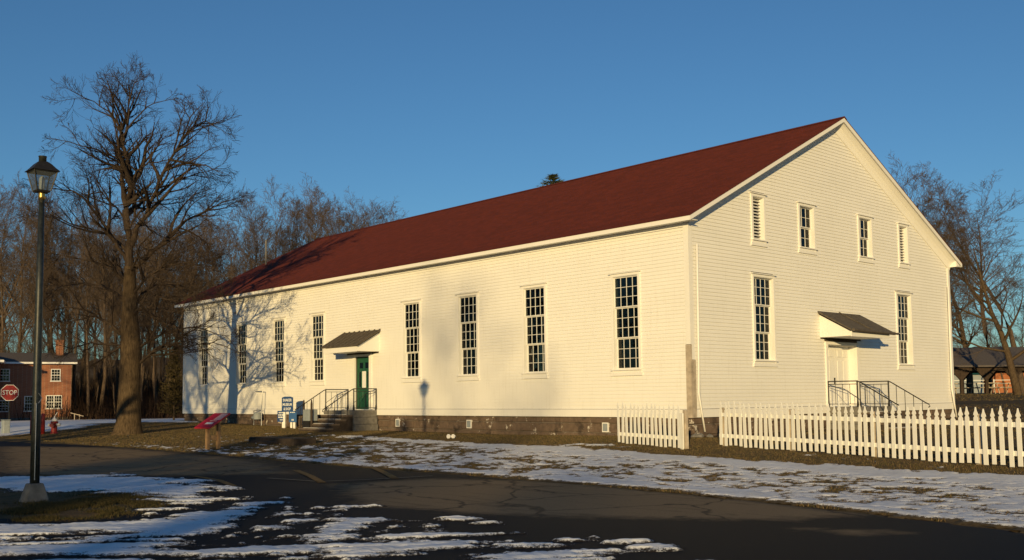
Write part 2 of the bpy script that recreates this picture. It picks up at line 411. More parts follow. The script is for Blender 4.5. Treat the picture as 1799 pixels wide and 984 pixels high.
# ------------------------------------------------------------------ snow
def dirnoise(X, Y, seed, k=.5, s1=.35, s2=2.4, ang=0.):
    c, s = math.cos(ang), math.sin(ang); U = X*c+Y*s; V = -X*s+Y*c
    return fbm(U*s1, V*s2, 5, seed)
def snow_front():
    xs = np.arange(-4.5, 17, .027); ys = np.arange(-23.5, -12.6, .027); X, Y = np.meshgrid(xs, ys)
    # sweeping tyre direction: along image horizontals, curving
    A = np.array([RT[0], RT[1]]); A = A/np.linalg.norm(A); ang = math.atan2(A[1], A[0])
    n1 = dirnoise(X, Y, 21, s1=.8, s2=2.2, ang=ang+.25); n2 = dirnoise(X, Y, 33, s1=.32, s2=3.6, ang=ang+.12); n3 = dirnoise(X, Y, 41, s1=1.6, s2=7.5, ang=ang+.2); n4 = fbm(X*13, Y*13, 3, 47)
    S = np.full(X.shape, -9.)
    solid = [([(-60, 842), (60, 827), (180, 838), (300, 851), (372, 863), (330, 876), (250, 874), (150, 868), (90, 872), (0, 866), (-80, 864)], 1.),
             ([(152, 829), (180, 829), (262, 845), (240, 846)], 1), ([(270, 843), (330, 846), (424, 862), (395, 864)], 1),
             ([(270, 868), (360, 876), (430, 874), (400, 890), (300, 900), (260, 905), (255, 890)], .2),
             ([(-100, 924), (100, 922), (240, 917), (360, 903), (440, 884), (482, 887), (440, 912), (380, 940), (330, 948), (150, 941), (-100, 946)], 1.),
             ([(464, 913), (494, 892), (525, 893), (524, 907)], 1), ([(428, 955), (467, 936), (520, 915), (556, 896), (552, 905), (500, 932), (450, 953)], 1),
             ([(500, 952), (550, 932), (600, 918), (640, 914), (672, 914), (650, 932), (600, 946), (530, 953)], 1), ([(494, 876), (572, 885), (565, 888), (500, 881)], 1),
             ([(655, 940), (690, 926), (718, 920), (712, 928), (675, 940)], 1), ([(733, 933), (748, 925), (788, 931), (770, 934)], 1),
             ([(797, 913), (880, 924), (878, 928), (800, 917)], 1), ([(690, 950), (740, 942), (800, 942), (880, 941), (870, 946), (780, 948), (720, 952)], 1),
             ([(560, 984), (640, 962), (700, 955), (790, 951), (880, 945), (930, 950), (975, 961), (915, 966), (860, 960), (800, 968), (740, 974), (660, 980), (620, 990)], 1),
             ([(910, 940), (948, 941), (930, 944)], 1), ([(958, 946), (986, 947), (975, 951)], 1), ([(988, 952), (1022, 953), (1005, 957)], 1), ([(1018, 946), (1052, 948), (1040, 951)], 1),
             ([(1088, 954), (1114, 955), (1100, 959)], 1), ([(1135, 960), (1190, 966), (1185, 970), (1140, 965)], 1), ([(840, 981), (950, 975), (1050, 975), (1100, 984), (1080, 995), (840, 995)], 1),
             ([(-100, 950), (150, 945), (330, 952), (430, 960), (560, 955), (640, 955), (560, 976), (420, 990), (-100, 1000)], .0),
             ([(1200, 984), (1280, 983), (1280, 1000), (1190, 1000)], 1)]
    for st in ([(250, 957), (400, 925), (500, 897)], [(300, 966), (470, 932), (600, 905)], [(360, 977), (520, 941), (648, 911)], [(420, 984), (580, 951), (705, 924)], [(520, 987), (650, 958), (765, 937)],
               [(600, 986), (760, 963), (905, 950)], [(0, 958), (200, 950), (380, 956)], [(0, 972), (220, 963), (480, 968)], [(60, 984), (300, 976), (600, 980)], [(420, 900), (480, 886), (540, 882)], [(560, 905), (600, 897), (640, 893)]):
        solid.append((st[:1] + [(u, v-4.5) for u, v in st[1:-1]] + st[-1:] + [(u, v+4.5) for u, v in st[-2:0:-1]], 1))
    for poly, full in solid:
        s = poly_sdf(X, Y, W(poly))
        if full < 1: s = np.minimum(s, 1.)*.5 - .10 + .5*full*.3
        S = np.maximum(S, s)
    S = np.minimum(S, .45)
    grass_hole = poly_sdf(X, Y, W([(20, 893), (60, 880), (150, 866), (240, 872), (258, 886), (230, 905), (140, 915), (40, 913)]))
    S = np.minimum(S, .12-grass_hole*.9+(n1-.5)*1.4)
    thin = np.clip((Y+19)/-4, 0, 1)
    S = S + (n1-.5)*(.55+.2*thin) + (n2-.53)*.9 + (n3-.5)*.75 + (n4-.5)*.26
    base = roadz(X)+.014 + .11*sstep(-.4, 1.6, poly_sdf(X, Y, ISL)) - .055*(poly_sdf(X, Y, ISL) > -.45)*0
    base = np.maximum(roadz(X)+.016, roadz(X)-.05+.11*sstep(-.4, 1.6, poly_sdf(X, Y, ISL))+.03*(fbm(X*1.5, Y*1.5, 3, 4)-.5))
    H = np.clip(S*.16, -.05, .024) + (.034*(n3-.5) + .022*(n4-.5) + .03*(n2-.5))*np.clip(S*4, 0, 1)
    o = link('snow', grid_mesh('snow', xs, ys, base+H, {'thick': S}, keep=S > -.12), M['snow']); o['kind'] = 'stuff'
snow_front()
def lawn_field(X, Y):
    n1 = fbm(X*.55, Y*.9, 5, 51); n2 = fbm(X*2.6, Y*3.6, 4, 61); n3 = fbm(X*9, Y*9, 3, 71)
    t = (Y+10.3)/6.2                                     # 0 at the road, 1 at the brown strip by the wall
    dens = np.interp(X, [-30, -19, -14, -9, -3, 3, 9, 20], [-.7, -.7, -.5, -.22, -.06, .12, .18, .20])
    path = -4.9 - .085*(X+2) - .25*np.sin(X*.22)
    onpath = np.exp(-((Y-path)/.42)**2)*sstep(-17, -10, X)
    upper = sstep(path+.25, path+1.0, Y)
    S = dens + (n1-.5)*.6 + (n2-.5)*1.6 + (n3-.5)*1.0 + onpath*.55 - upper*.85
    edge = np.exp(-((Y-np.interp(X, [p[0] for p in FAR_EDGE[::-1]], [p[1] for p in FAR_EDGE[::-1]])-.45)/.45)**2)
    S = S + edge*.30*sstep(-22, -10, X)
    S = S + .9*np.exp(-(((X+.6)/1.6)**2+((Y+3.9)/.6)**2))*1.0
    return S
def snow_lawn():
    xs = np.arange(-22, 19.5, .042); ys = np.arange(-12.6, -2.4, .042); X, Y = np.meshgrid(xs, ys)
    S = lawn_field(X, Y); sdr = poly_sdf(X, Y, ROADPOLY) + .22*(fbm(X*1.7, Y*1.7, 3, 5)-.5)
    S = S - np.clip(sdr+.34, 0, 1)*3.2
    H = np.clip(S*.06, -.05, .020) + .02 + .012*(fbm(X*12, Y*12, 2, 77)-.5)
    o = link('snow', grid_mesh('lawn_snow', xs, ys, gz(X, Y)+H+.01, {'thick': S+.05}, keep=S > -.25), M['thin_snow']); o['kind'] = 'stuff'
snow_lawn()
def snow_far():
    xs = np.arange(-110, -24, .3); ys = np.arange(-14, 22, .3); X, Y = np.meshgrid(xs, ys)
    n1 = fbm(X*.3, Y*.5, 5, 81); n2 = fbm(X*1.5, Y*2, 4, 91)
    S = sstep(-27, -34, X)*1.3 - .45 + (n1-.5)*.8 + (n2-.5)*.5
    S = S - 2*sstep(0.2, 1.2, poly_sdf(X, Y, ROADPOLY)+.6)
    S = S - 1.2*np.exp(-((X+24.6)**2+(Y+6.7)**2)/12) - 1.5*np.exp(-((X+30)**2/60+(Y+3.4)**2/5))
    S = S - 1.3*np.exp(-((Y-(1.5-.12*(X+40)))/.5)**2)*0
    H = np.clip(S*.12, -.08, .035)
    sdw = (Y > -.3) & (X > -34.6)
    S[sdw] = -1
    o = link('snow', grid_mesh('far_snow', xs, ys, gz(X, Y)+H+.012, {'thick': S}, keep=S > -.3), M['far_snow']); o['kind'] = 'stuff'
snow_far()

# ------------------------------------------------------------------ grass blades
def blades(name, pts, hmin, hmax, tints, per=5, wid=.008, z=None):
    n = len(pts); P = np.repeat(np.array(pts), per, 0); N = len(P)
    P[:, :2] += nrg.normal(0, .035, (N, 2)); h = nrg.uniform(hmin, hmax, N); a = nrg.uniform(0, 2*np.pi, N); lean = nrg.uniform(.2, 1.2, N)*h; b = nrg.uniform(0, 2*np.pi, N)
    dx = np.cos(a)*wid; dy = np.sin(a)*wid
    v = np.zeros((N, 3, 3)); v[:, 0] = P + np.stack([dx, dy, -.01+0*h], -1); v[:, 1] = P - np.stack([dx, dy, .01+0*h], -1)
    v[:, 2] = P + np.stack([np.cos(b)*lean, np.sin(b)*lean, h], -1)
    me = np_mesh(name, v.reshape(-1, 3), np.arange(N*3).reshape(-1, 3))
    t = np.array(tints)[nrg.integers(0, len(tints), N)]*nrg.uniform(.7, 1.25, (N, 1))
    ca = me.attributes.new('tint', 'FLOAT_COLOR', 'POINT'); ca.data.foreach_set('color', np.repeat(np.concatenate([t, np.ones((N, 1))], 1), 3, 0).astype(np.float32).ravel())
    o = link(name, me, M['blades']); o['kind'] = 'stuff'; return o
TAN = [(.17, .115, .055), (.13, .09, .042), (.075, .070, .028), (.09, .078, .033), (.20, .14, .07)]
def lawn_grass():
    n = 95000; x = nrg.uniform(-33, 17, n); y = -.45 - 10.6*nrg.random(n)**1.15
    dcam = np.hypot(x-CAM[0], y-CAM[1])
    sdr = poly_sdf(x, y, ROADPOLY); S = lawn_field(x, y)
    ok = (sdr < -.08) & (S < .16+.1*nrg.random(n)) & (nrg.random(n) < np.clip(26/dcam, .25, 1))
    x, y = x[ok], y[ok]
    P = np.stack([x, y, gz(x, y)+.012], -1)
    blades('grass', P, .014, .055, TAN, 6, .0055)
    n = 26000; x = nrg.uniform(-16, 16, n); y = 3+44*nrg.random(n); ok = ((x > .8) | (y > 18)) & ~((y > 27) & (y < 31)); x, y = x[ok], y[ok]
    blades('grass', np.stack([x, y, gz(x, y)], -1), .02, .07, TAN, 4, .018)
    n = 9000; p = np.array([(rng.gauss(0, 1), rng.gauss(0, 1)) for _ in range(n)])
    c = onz(140, 892, -.95)[:2]; A = np.array([RT[0], RT[1]]); B = np.array([FW[0], FW[1]])
    q = c + p[:, :1]*A*.46 + p[:, 1:]*B*.95; q = q[fbm(q[:, 0]*2.2, q[:, 1]*2.2, 3, 13) > .44]
    z = roadz(q[:, 0])-.05+.11*sstep(-.4, 1.6, poly_sdf(q[:, 0], q[:, 1], ISL))
    blades('grass', np.stack([q[:, 0], q[:, 1], z], -1), .02, .065, [(.075, .06, .025), (.10, .075, .035), (.05, .05, .02)], 6, .005)
lawn_grass()

# ------------------------------------------------------------------ the meetinghouse
Wd, Ln, OV, GV, ZR, ZA = 16.79, 34.05, .40, .41, 5.85, 10.28
SL = (ZA-ZR)/(Wd/2+OV)
hall = thing('meetinghouse', (-17, 8.4, -.6), 'long white clapboard hall with a red roof and tall many-paned windows', 'building')
def roof_under(y): return ZR - .17 + SL*(min(y, Wd-y)+OV)
T = .22                                                   # wall thickness
WXC = [-2.45, -6.58, -10.12, -13.56, -20.49, -23.89, -27.48, -31.66]
long_holes = [(x-.522, x+.522, 1.47, 4.37) for x in WXC] + [(-17.48, -16.44, .22, 2.40)]
gab_holes = [(3.20, 4.27, 1.72, 4.35), (12.395, 13.465, 1.72, 4.35), (7.42, 9.30, .22, 2.32),
             (5.96, 6.82, 5.54, 6.94), (9.83, 10.69, 5.56, 6.96), (3.27, 3.88, 5.54, 6.92), (12.78, 13.39, 5.57, 6.97)]
def slab(mb, a0, a1, holes, top, wall):
    br = sorted(set([a0, a1] + [h[0] for h in holes] + [h[1] for h in holes] + ([Wd/2] if wall == 'g' else [])))
    for s0, s1 in zip(br[:-1], br[1:]):
        mid = (s0+s1)/2; hs = sorted([(h[2], h[3]) for h in holes if h[0] < mid < h[1]]); z = -.0
        segs = []
        for b0, b1 in hs: segs.append((z, b0)); z = b1
        segs.append((z, None))
        for q0, q1 in segs:
            t0 = top(s0) if q1 is None else q1; t1 = top(s1) if q1 is None else q1
            if wall == 'l': mb.hexa([(s0,0,q0),(s1,0,q0),(s1,T,q0),(s0,T,q0),(s0,0,t0),(s1,0,t1),(s1,T,t1),(s0,T,t0)])
            else: mb.hexa([(-T,s0,q0),(0,s0,q0),(0,s1,q0),(-T,s1,q0),(-T,s0,t0),(0,s0,t0),(0,s1,t1),(-T,s1,t1)])
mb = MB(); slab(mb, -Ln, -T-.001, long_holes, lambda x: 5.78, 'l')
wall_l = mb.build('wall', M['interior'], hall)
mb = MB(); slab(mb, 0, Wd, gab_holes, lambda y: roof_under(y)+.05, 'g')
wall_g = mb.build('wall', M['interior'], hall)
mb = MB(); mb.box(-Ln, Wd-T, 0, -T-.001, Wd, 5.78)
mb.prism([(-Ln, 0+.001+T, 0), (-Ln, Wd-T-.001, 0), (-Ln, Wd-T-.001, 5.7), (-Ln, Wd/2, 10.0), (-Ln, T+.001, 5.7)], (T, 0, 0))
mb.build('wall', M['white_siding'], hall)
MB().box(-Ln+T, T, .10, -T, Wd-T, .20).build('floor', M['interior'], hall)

# clapboards: one object for each course
EXP = .112
def course_intervals(a0, a1, z0, z1, holes):
    iv = [(a0, a1)]
    for h in holes:
        if h[2] < z1-.004 and h[3] > z0+.004:
            nv = []
            for s, e in iv:
                if h[1] <= s or h[0] >= e: nv.append((s, e)); continue
                if h[0]-s > .02: nv.append((s, h[0]))
                if e-h[1] > .02: nv.append((h[1], e))
            iv = nv
    return iv
lcas = [(x-.592, x+.592, 1.37, 4.45) for x in WXC] + [(-17.62, -16.30, .0, 2.50), (-18.16, -15.80, 2.54, 3.30)]
gcas = [(3.125, 4.345, 1.62, 4.43), (12.32, 13.54, 1.62, 4.43), (7.28, 9.44, .0, 2.42), (7.02, 9.70, 2.52, 3.30),
        (5.86, 6.92, 5.44, 7.03), (9.73, 10.79, 5.46, 7.05), (3.18, 3.97, 5.44, 7.02), (12.69, 13.48, 5.47, 7.06)]
def clap(mb, s0, s1, z0, z1, wall, top0=None, top1=None):
    o0, o1 = .028, .006
    if wall == 'l': mb.hexa([(s0,-o0,z0),(s1,-o0,z0),(s1,-.001,z0),(s0,-.001,z0),(s0,-o1,z1),(s1,-o1,z1),(s1,-.001,z1),(s0,-.001,z1)])
    else: mb.hexa([(.001,s0,z0),(o0,s0,z0),(o0,s1,z0),(.001,s1,z0),(.001,s0+(top0 or 0),z1),(o1,s0+(top0 or 0),z1),(o1,s1-(top1 or 0),z1),(.001,s1-(top1 or 0),z1)])
boards = []
def lay(wall, a0, a1, z, z1, cas):
    j = rng.uniform(-.002, .002)
    for s, e in course_intervals(a0, a1, z, z1, cas):
        cuts = [s]; c = s + rng.uniform(1.5, 4.6)
        while c < e-.8: cuts.append(c); c += rng.uniform(3., 4.9)
        cuts.append(e)
        for a, b in zip(cuts[:-1], cuts[1:]):
            m2 = MB(); clap(m2, a+.0012, b-.0012, z+j, z1, wall)
            mid = np.array(m2.v).mean(0); dist = np.linalg.norm(mid-CAM); d_ = (CAM-mid)/dist
            boards.append(((b-a)*abs(d_[1] if wall == 'l' else d_[0])/dist**2, m2))
z = .245
while z < 5.74: lay('l', -Ln+.13, -.13, z, min(z+EXP+.012, 5.77), lcas); z += EXP
z = .245
while z < 10.0:
    z1 = z+EXP+.012; lo = max(.13, (z1+.10 - ZR)/SL - OV) if z1 > 5.6 else .13
    if Wd-2*lo < .3: break
    lay('g', lo, Wd-lo, z, z1, gcas); z += EXP
boards.sort(key=lambda q: -q[0])
for a, m2 in boards[:300]: m2.build('clapboard', M['white_siding'], hall)
rest = MB()
for a, m2 in boards[300:]:
    n = len(rest.v); rest.v += m2.v; rest.f += [tuple(n+i for i in f) for f in m2.f]
rest.build('clapboard', M['white_siding'], hall)['kind'] = 'stuff'
# water table, corner boards
MB().box(-Ln-.02, -.058, -.005, .040, -.001, .235).build('water_table', M['white_trim'], hall, bevel=.006)
MB().box(.001, -.001, -.005, .058, Wd+.02, .235).build('water_table', M['white_trim'], hall, bevel=.006)
MB().box(-Ln-.03, -.052, .237, -Ln+.128, -.001, 5.72).build('corner_board', M['white_trim'], hall)
MB().box(-.128, -.052, 2.13, .052, -.001, 5.72).build('corner_board', M['white_trim'], hall)
MB().box(.001, .0005, 1.68, .052, .128, 5.70).build('corner_board', M['white_trim'], hall)
MB().box(.001, Wd-.128, .237, .052, Wd+.03, 5.66).build('corner_board', M['white_trim'], hall)
MB().box(-.132, -.066, -.01, .052, -.0585, 2.12).build('corner_board', M['grey_wood'], hall)['label'] = 'bare unpainted corner board'
MB().box(.0585, -.066, -.01, .066, .150, 1.67).build('corner_board', M['grey_wood'], hall)['label'] = 'bare unpainted corner board'
MB().box(-.128, -.058, .236, .052, -.002, 2.12).build('corner_board', M['grey_wood'], hall)
MB().box(.001, .0005, .236, .058, .128, 1.67).build('corner_board', M['grey_wood'], hall)

# roof
def roofz(y, dz=0): return ZR + SL*(min(y, Wd-y)+OV) + dz
nrm = np.array([0, -SL, 1])/math.hypot(SL, 1)
mb = MB(); N = 62
for sgn in (0, 1):
    for i in range(N):
        t0, t1 = i/N, (i+1.15)/N; t1 = min(t1, 1)
        ya, yb = -OV-.03+(Wd/2+OV+.03)*t0, -OV-.03+(Wd/2+OV+.03)*t1
        za, zb = ZR-.03*SL+SL*(ya+OV+.03)+.016, ZR-.03*SL+SL*(yb+OV+.03)+.004
        if sgn: ya, yb = Wd-ya, Wd-yb
        xa, xb = -Ln-GV-.02, GV+.02
        pts = [(xa, ya, za-.02), (xb, ya, za-.02), (xb, yb, zb-.012), (xa, yb, zb-.012), (xa, ya, za), (xb, ya, za), (xb, yb, zb), (xa, yb, zb)]
        if sgn: pts = [pts[k] for k in (1, 0, 3, 2, 5, 4, 7, 6)]
        mb.hexa(pts)
roof = mb.build('roof', M['roof'], hall)
MB().prism([(-Ln-GV-.03, Wd/2-.17, ZA-.055), (-Ln-GV-.03, Wd/2, ZA+.045), (-Ln-GV-.03, Wd/2+.17, ZA-.055), (-Ln-GV-.03, Wd/2, ZA+.012)], (Ln+2*GV+.06, 0, 0)).build('ridge_cap', M['roof'], roof)
# sheathing / soffits
mb = MB()
for sgn in (0, 1):
    f = (lambda y: y) if not sgn else (lambda y: Wd-y)
    y0, y1 = -OV+.02, Wd/2
    for xa, xb in ((-Ln-GV+.02, -Ln), (-Ln, 0), (0, GV-.02)):
        zz = lambda y, d: ZR + SL*(y+OV) + d
        p = [(xa, f(y0), zz(y0, -.10)), (xb, f(y0), zz(y0, -.10)), (xb, f(y1), zz(y1, -.10)), (xa, f(y1), zz(y1, -.10)), (xa, f(y0), zz(y0, -.02)), (xb, f(y0), zz(y0, -.02)), (xb, f(y1), zz(y1, -.02)), (xa, f(y1), zz(y1, -.02))]
        if sgn: p = [p[k] for k in (1, 0, 3, 2, 5, 4, 7, 6)]
        mb.hexa(p)
mb.build('soffit', M['white_trim'], hall)
for yy0, yy1 in ((-OV+.025, -.002), (Wd+.002, Wd+OV-.025)):
    MB().box(-Ln-GV+.03, yy0, ZR-.125, GV-.03, yy1, ZR-.105).build('soffit', M['white_trim'], hall)
MB().box(-Ln-GV, -OV-.012, ZR-.15, GV+.004, -OV+.018, ZR-.012).build('fascia', M['white_trim'], hall)
MB().box(-Ln-GV, Wd+OV-.018, ZR-.15, GV+.004, Wd+OV+.012, ZR-.012).build('fascia', M['white_trim'], hall)
for xr in (GV-.022, -Ln-GV-.006):
    for sgn in (0, 1):
        f = (lambda y: y) if not sgn else (lambda y: Wd-y)
        y0, y1 = -OV+.02, Wd/2 - .001
        z0 = ZR + SL*.02; z1_ = ZR+SL*(y1+OV)
        p = [(xr, f(y0), z0-.15), (xr, f(y1), z1_-.15), (xr, f(y1), z1_-.008), (xr, f(y0), z0-.008)]
        MB().prism(p, (.028, 0, 0)).build('rake_board', M['white_trim'], hall)
# plaster cove between the gable wall and the overhanging rake
PROF = [(GV-.03, .112), (.27, .150), (.17, .215), (.10, .31), (.052, .44), (.001, .44), (.001, .106), (GV-.03, .1065)]
for sgn in (0, 1):
    f = (lambda y: y) if not sgn else (lambda y: Wd-y)
    m2 = MB(); n = len(PROF)
    for y in (-.05, Wd/2-.001): m2.v += [(px, f(y), ZR+SL*(y+OV)-d) for px, d in PROF]
    m2.f += [(k, (k+1) % n, n+(k+1) % n, n+k) if sgn else (k, n+k, n+(k+1) % n, (k+1) % n) for k in range(n)]
    m2.f += [tuple(range(n)), tuple(range(2*n-1, n-1, -1))] if not sgn else [tuple(range(n-1, -1, -1)), tuple(range(n, 2*n))]
    m2.build('cove', M['white_trim'], hall)
MB().box(-Ln+.13, -.052, 5.60, -.13, -.0415, 5.722).build('frieze_board', M['white_trim'], hall)
# eave return box at the far gable corner
MB().prism([(GV-.05, Wd+.004, ZR-.16), (GV-.05, Wd+OV-.03, ZR-.14), (GV-.05, Wd+.004, ZR+.06)], (-GV+.09, 0, 0)).build('eave_return', M['white_trim'], hall)
# pipes on the roof
def roofpipe(u, v0, v1, r, mat, y):
    # a vent standing on the street-side slope near the ridge
    for x in np.arange(-Ln-2, 0, .02):
        p = np.array([x, y, roofz(y)]); d = p-CAM; uu = 899.5+F_PX*(d@RT)/(d@FW)
        if uu > u: break
    h = (v1-v0)/F_PX*(d@FW)
    MB().bar((x, y, roofz(y)-.05), (x, y, roofz(y)+h), r, sides=8).build('vent_pipe', M[mat], roof)
roofpipe(467, 418, 462, .05, 'concrete', 4.6)
roofpipe(542, 420, 432, .05, 'black_iron', 8.0)

# windows
def wp(wall, a, d, z):                                    # along, depth inward, height -> point
    return (a, d, z) if wall == 'l' else (-d, a, z)
def wbox(mb, wall, a0, a1, d0, d1, z0, z1):
    p, q = wp(wall, a0, d0, z0), wp(wall, a1, d1, z1)
    mb.box(min(p[0], q[0]), min(p[1], q[1]), z0, max(p[0], q[0]), max(p[1], q[1]), z1)
def window(wall, a0, a1, z0, z1, rows, cols, depths, single, louver=False, capw=.075, cas=.095, label=None):
    mb = MB(); e = .0005
    wbox(mb, wall, a0-cas, a0, -.058, .0, z0-.10+e, z1+.001); wbox(mb, wall, a1, a1+cas, -.058, .0, z0-.10+e, z1+.001)
    wbox(mb, wall, a0-cas, a1+cas, -.058, .0, z1+.002, z1+.085)
    for s, (b0, b1) in enumerate(((a0, a0+.012), (a1-.012, a1))): wbox(mb, wall, b0, b1, -.054, .215, z0+.002, z1-.002)   # jamb linings
    wbox(mb, wall, a0+.0125, a1-.0125, -.030, .215, z1-.014, z1-.001)
    win = mb.build('window', M['white_trim'], hall)
    if label: win['label'] = label
    mb = MB(); wbox(mb, wall, a0-cas-.06, a1+cas+.06, -.11, .0, z1+.0855, z1+.112); mb.build('drip_cap', M['white_trim'], win)
    mb = MB(); wbox(mb, wall, a0-cas-.02, a1+cas+.02, -.11, .0, z0-.035, z0+.001); wbox(mb, wall, a0+.013, a1-.013, .001, .215, z0-.02, z0+.012)
    wbox(mb, wall, a0-cas-.04, a1+cas+.04, -.065, .0, z0-.20, z0-.101); wbox(mb, wall, a0-cas+.01, a1+cas-.01, -.052, -.0005, z0-.1005, z0-.0355)
    mb.build('sill', M['white_trim'], win)
    if louver:
        n = 13; ww = (z1-z0-.06)/n
        for i in range(n):
            zc = z0+.03+ww*(i+.5); m2 = MB()
            q = [wp(wall, a0+.013, .07, zc-ww*.40), wp(wall, a0+.013, .074, zc-ww*.40+.014), wp(wall, a0+.013, .144, zc+ww*.12+.014), wp(wall, a0+.013, .14, zc+ww*.12)]
            off = np.array(wp(wall, a1-.013, 0, 0))-np.array(wp(wall, a0+.013, 0, 0)); off[2] = 0
            m2.prism(q, off).build('slat', M['sash'], win)
        return
    tot = sum(rows); zt = z1-.014; hh = (z1-.014-z0-.012)
    for si, (nr, d) in enumerate(zip(rows, depths)):
        h = hh*nr/tot; zb = zt-h; A0, A1 = a0+.0125, a1-.0125
        st, rl, mu = .034, .032, .0165
        m2 = MB()
        wbox(m2, wall, A0, A0+st, d, d+.04, zb, zt); wbox(m2, wall, A1-st, A1, d, d+.04, zb, zt)
        wbox(m2, wall, A0+st, A1-st, d, d+.04, zt-rl, zt); wbox(m2, wall, A0+st, A1-st, d, d+.04, zb, zb+rl)
        pw = (A1-A0-2*st-(cols-1)*mu)/cols; ph = (zt-zb-2*rl-(nr-1)*mu)/nr
        for c in range(1, cols):
            x = A0+st+c*pw+(c-1)*mu; wbox(m2, wall, x, x+mu, d+.004, d+.034, zb+rl, zt-rl)
        for r in range(1, nr):
            y = zb+rl+r*ph+(r-1)*mu; wbox(m2, wall, A0+st, A1-st, d+.006, d+.032, y, y+mu)
        m2.build('sash', M['sash'], win)
        pm = MB()
        for c in range(cols):
            for r in range(nr):
                x = A0+st+c*(pw+mu); y = zb+rl+r*(ph+mu); tl = rng.uniform(-.0016, .0016)
                if single:
                    m3 = MB(); wbox(m3, wall, x-.003, x+pw+.003, d+.0185+tl, d+.0215+tl, y-.003, y+ph+.003); m3.build('pane', M['glass'], win)
                else: wbox(pm, wall, x-.003, x+pw+.003, d+.0185+tl, d+.0215+tl, y-.003, y+ph+.003)
        if not single: pm.build('pane', M['glass'], win)['kind'] = 'stuff'
        zt = zb + .001
for i, x in enumerate(WXC): window('l', x-.522, x+.522, 1.47, 4.37, (3, 3, 3), 4, (.02, .07, .12), i < 4, cas=.07)
window('g', *gab_holes[0], (3, 3, 3), 4, (.06, .11, .16), True, cas=.075); window('g', *gab_holes[1], (3, 3, 3), 4, (.06, .11, .16), True, cas=.075)
window('g', *gab_holes[3], (2, 2), 3, (.07, .12), True, cas=.09); window('g', *gab_holes[4], (2, 2), 3, (.07, .12), True, cas=.09)
window('g', *gab_holes[5], (), 0, (), False, True, cas=.085); window('g', *gab_holes[6], (), 0, (), False, True, cas=.085)

# foundation
mb = MB(); mb.box(-Ln+.05, .05, -1.3, -.03, .4, -.006); mb.box(-.4, .41, -1.3, -.04, Wd-.02, -.006); mb.box(-Ln+.06, Wd-.4, -1.3, -.41, Wd-.05, -.006); mb.box(-Ln+.05, .41, -1.3, -Ln+.35, Wd-.41, -.006)
found = mb.build('foundation', M['mortar'], hall)
def stone(a0, a1, z0, z1, wall):
    m2 = MB(); j = lambda: rng.uniform(-.012, .012); d = rng.uniform(.004, .055)
    pts = []
    for (dd, zz) in ((0, z0), (0, z1)):
        for (a, o_) in ((a0, d+.0), (a1, d+.0), (a1, -.0), (a0, -.0)):
            fr = o_ > 0
            px = a + (j() if fr else 0); dep = (.035-o_-rng.uniform(0, .012)) if fr else .09
            pts.append(wp(wall, px, dep, zz+(j() if fr else 0)))
    if wall == 'g': pts = [pts[k] for k in (1, 0, 3, 2, 5, 4, 7, 6)]
    m2.hexa(pts); m2.build('stone', M['foundation_stone'], found, bevel=.018)
vents = [(-21.6, -.32), (-14.5, -.3), (-10.1, -.3), (-3.4, -.33)]
for wall, A0, A1 in (('l', -Ln+.05, -.02), ('g', .03, Wd-.04)):
    for zt, zb in ((-.012, -.20), (-.215, -.50), (-.515, -.86)):
        a = A0
        while a < A1-.1:
            b = min(a+rng.uniform(.7, 1.7), A1)
            if A1-b < .4: b = A1
            stone(a+.012, b-.012, zb+rng.uniform(0, .012), zt-rng.uniform(0, .012), wall); a = b
for x, zc in vents:
    m2 = MB(); m2.box(x-.13, -.035, zc-.15, x+.13, .03, zc+.15); v = m2.build('foundation_vent', M['white_trim'], hall)
    MB().box(x-.10, -.038, zc-.12, x+.10, -.0355, zc+.12).build('grille', M['grey_box'], v)

# doors, canopies
def pt(wall, u, wv, z): return (u, -wv, z) if wall == 'l' else (wv, u, z)
def pbox(mb, wall, u0, u1, w0, w1, z0, z1):
    p, q = pt(wall, u0, w0, z0), pt(wall, u1, w1, z1)
    mb.box(min(p[0], q[0]), min(p[1], q[1]), z0, max(p[0], q[0]), max(p[1], q[1]), z1)
m2 = MB(); pbox(m2, 'l', -17.62, -17.48, 0, .07, .0, 2.50); pbox(m2, 'l', -16.44, -16.30, 0, .07, .0, 2.50); pbox(m2, 'l', -17.479, -16.441, 0, .07, 2.40, 2.50); pbox(m2, 'l', -17.48, -16.44, -.2, .06, .16, .222)
m2.build('door_frame', M['white_trim'], hall)
m2 = MB(); pbox(m2, 'l', -17.475, -16.445, -.10, -.055, .225, 2.395); dr = m2.build('door', M['green_door'], hall)
dr['label'] = 'green wooden door with small panes of glass'
for (a, b, z0, z1) in ((-17.33, -17.02, .36, .98), (-16.90, -16.59, .36, .98)):
    m2 = MB(); pbox(m2, 'l', a, b, -.0545, -.036, z0, z1); m2.build('panel', M['green_door'], dr, bevel=.012)
for (a, b, z0, z1) in ((-17.33, -17.20, 1.15, 1.78), (-17.10, -16.82, 1.12, 1.80), (-16.72, -16.59, 1.15, 1.78), (-17.30, -17.04, 1.92, 2.16), (-16.88, -16.62, 1.92, 2.16)):
    m2 = MB(); pbox(m2, 'l', a, b, -.0545, -.051, z0, z1); m2.build('pane', M['glass'] if (a, z0) != (-17.10, 1.12) else M['sign_white'], dr)
m2 = MB(); m2.lathe((-16.52, .03, 1.02), [(.012, -.03), (.03, 0), (.012, .03)], 8); m2.build('handle', M['brass'], dr)
m2 = MB(); pbox(m2, 'g', 7.28, 7.42, 0, .07, .0, 2.42); pbox(m2, 'g', 9.30, 9.44, 0, .07, .0, 2.42); pbox(m2, 'g', 7.421, 9.299, 0, .07, 2.32, 2.42); pbox(m2, 'g', 7.42, 9.30, -.30, .05, .16, .222)
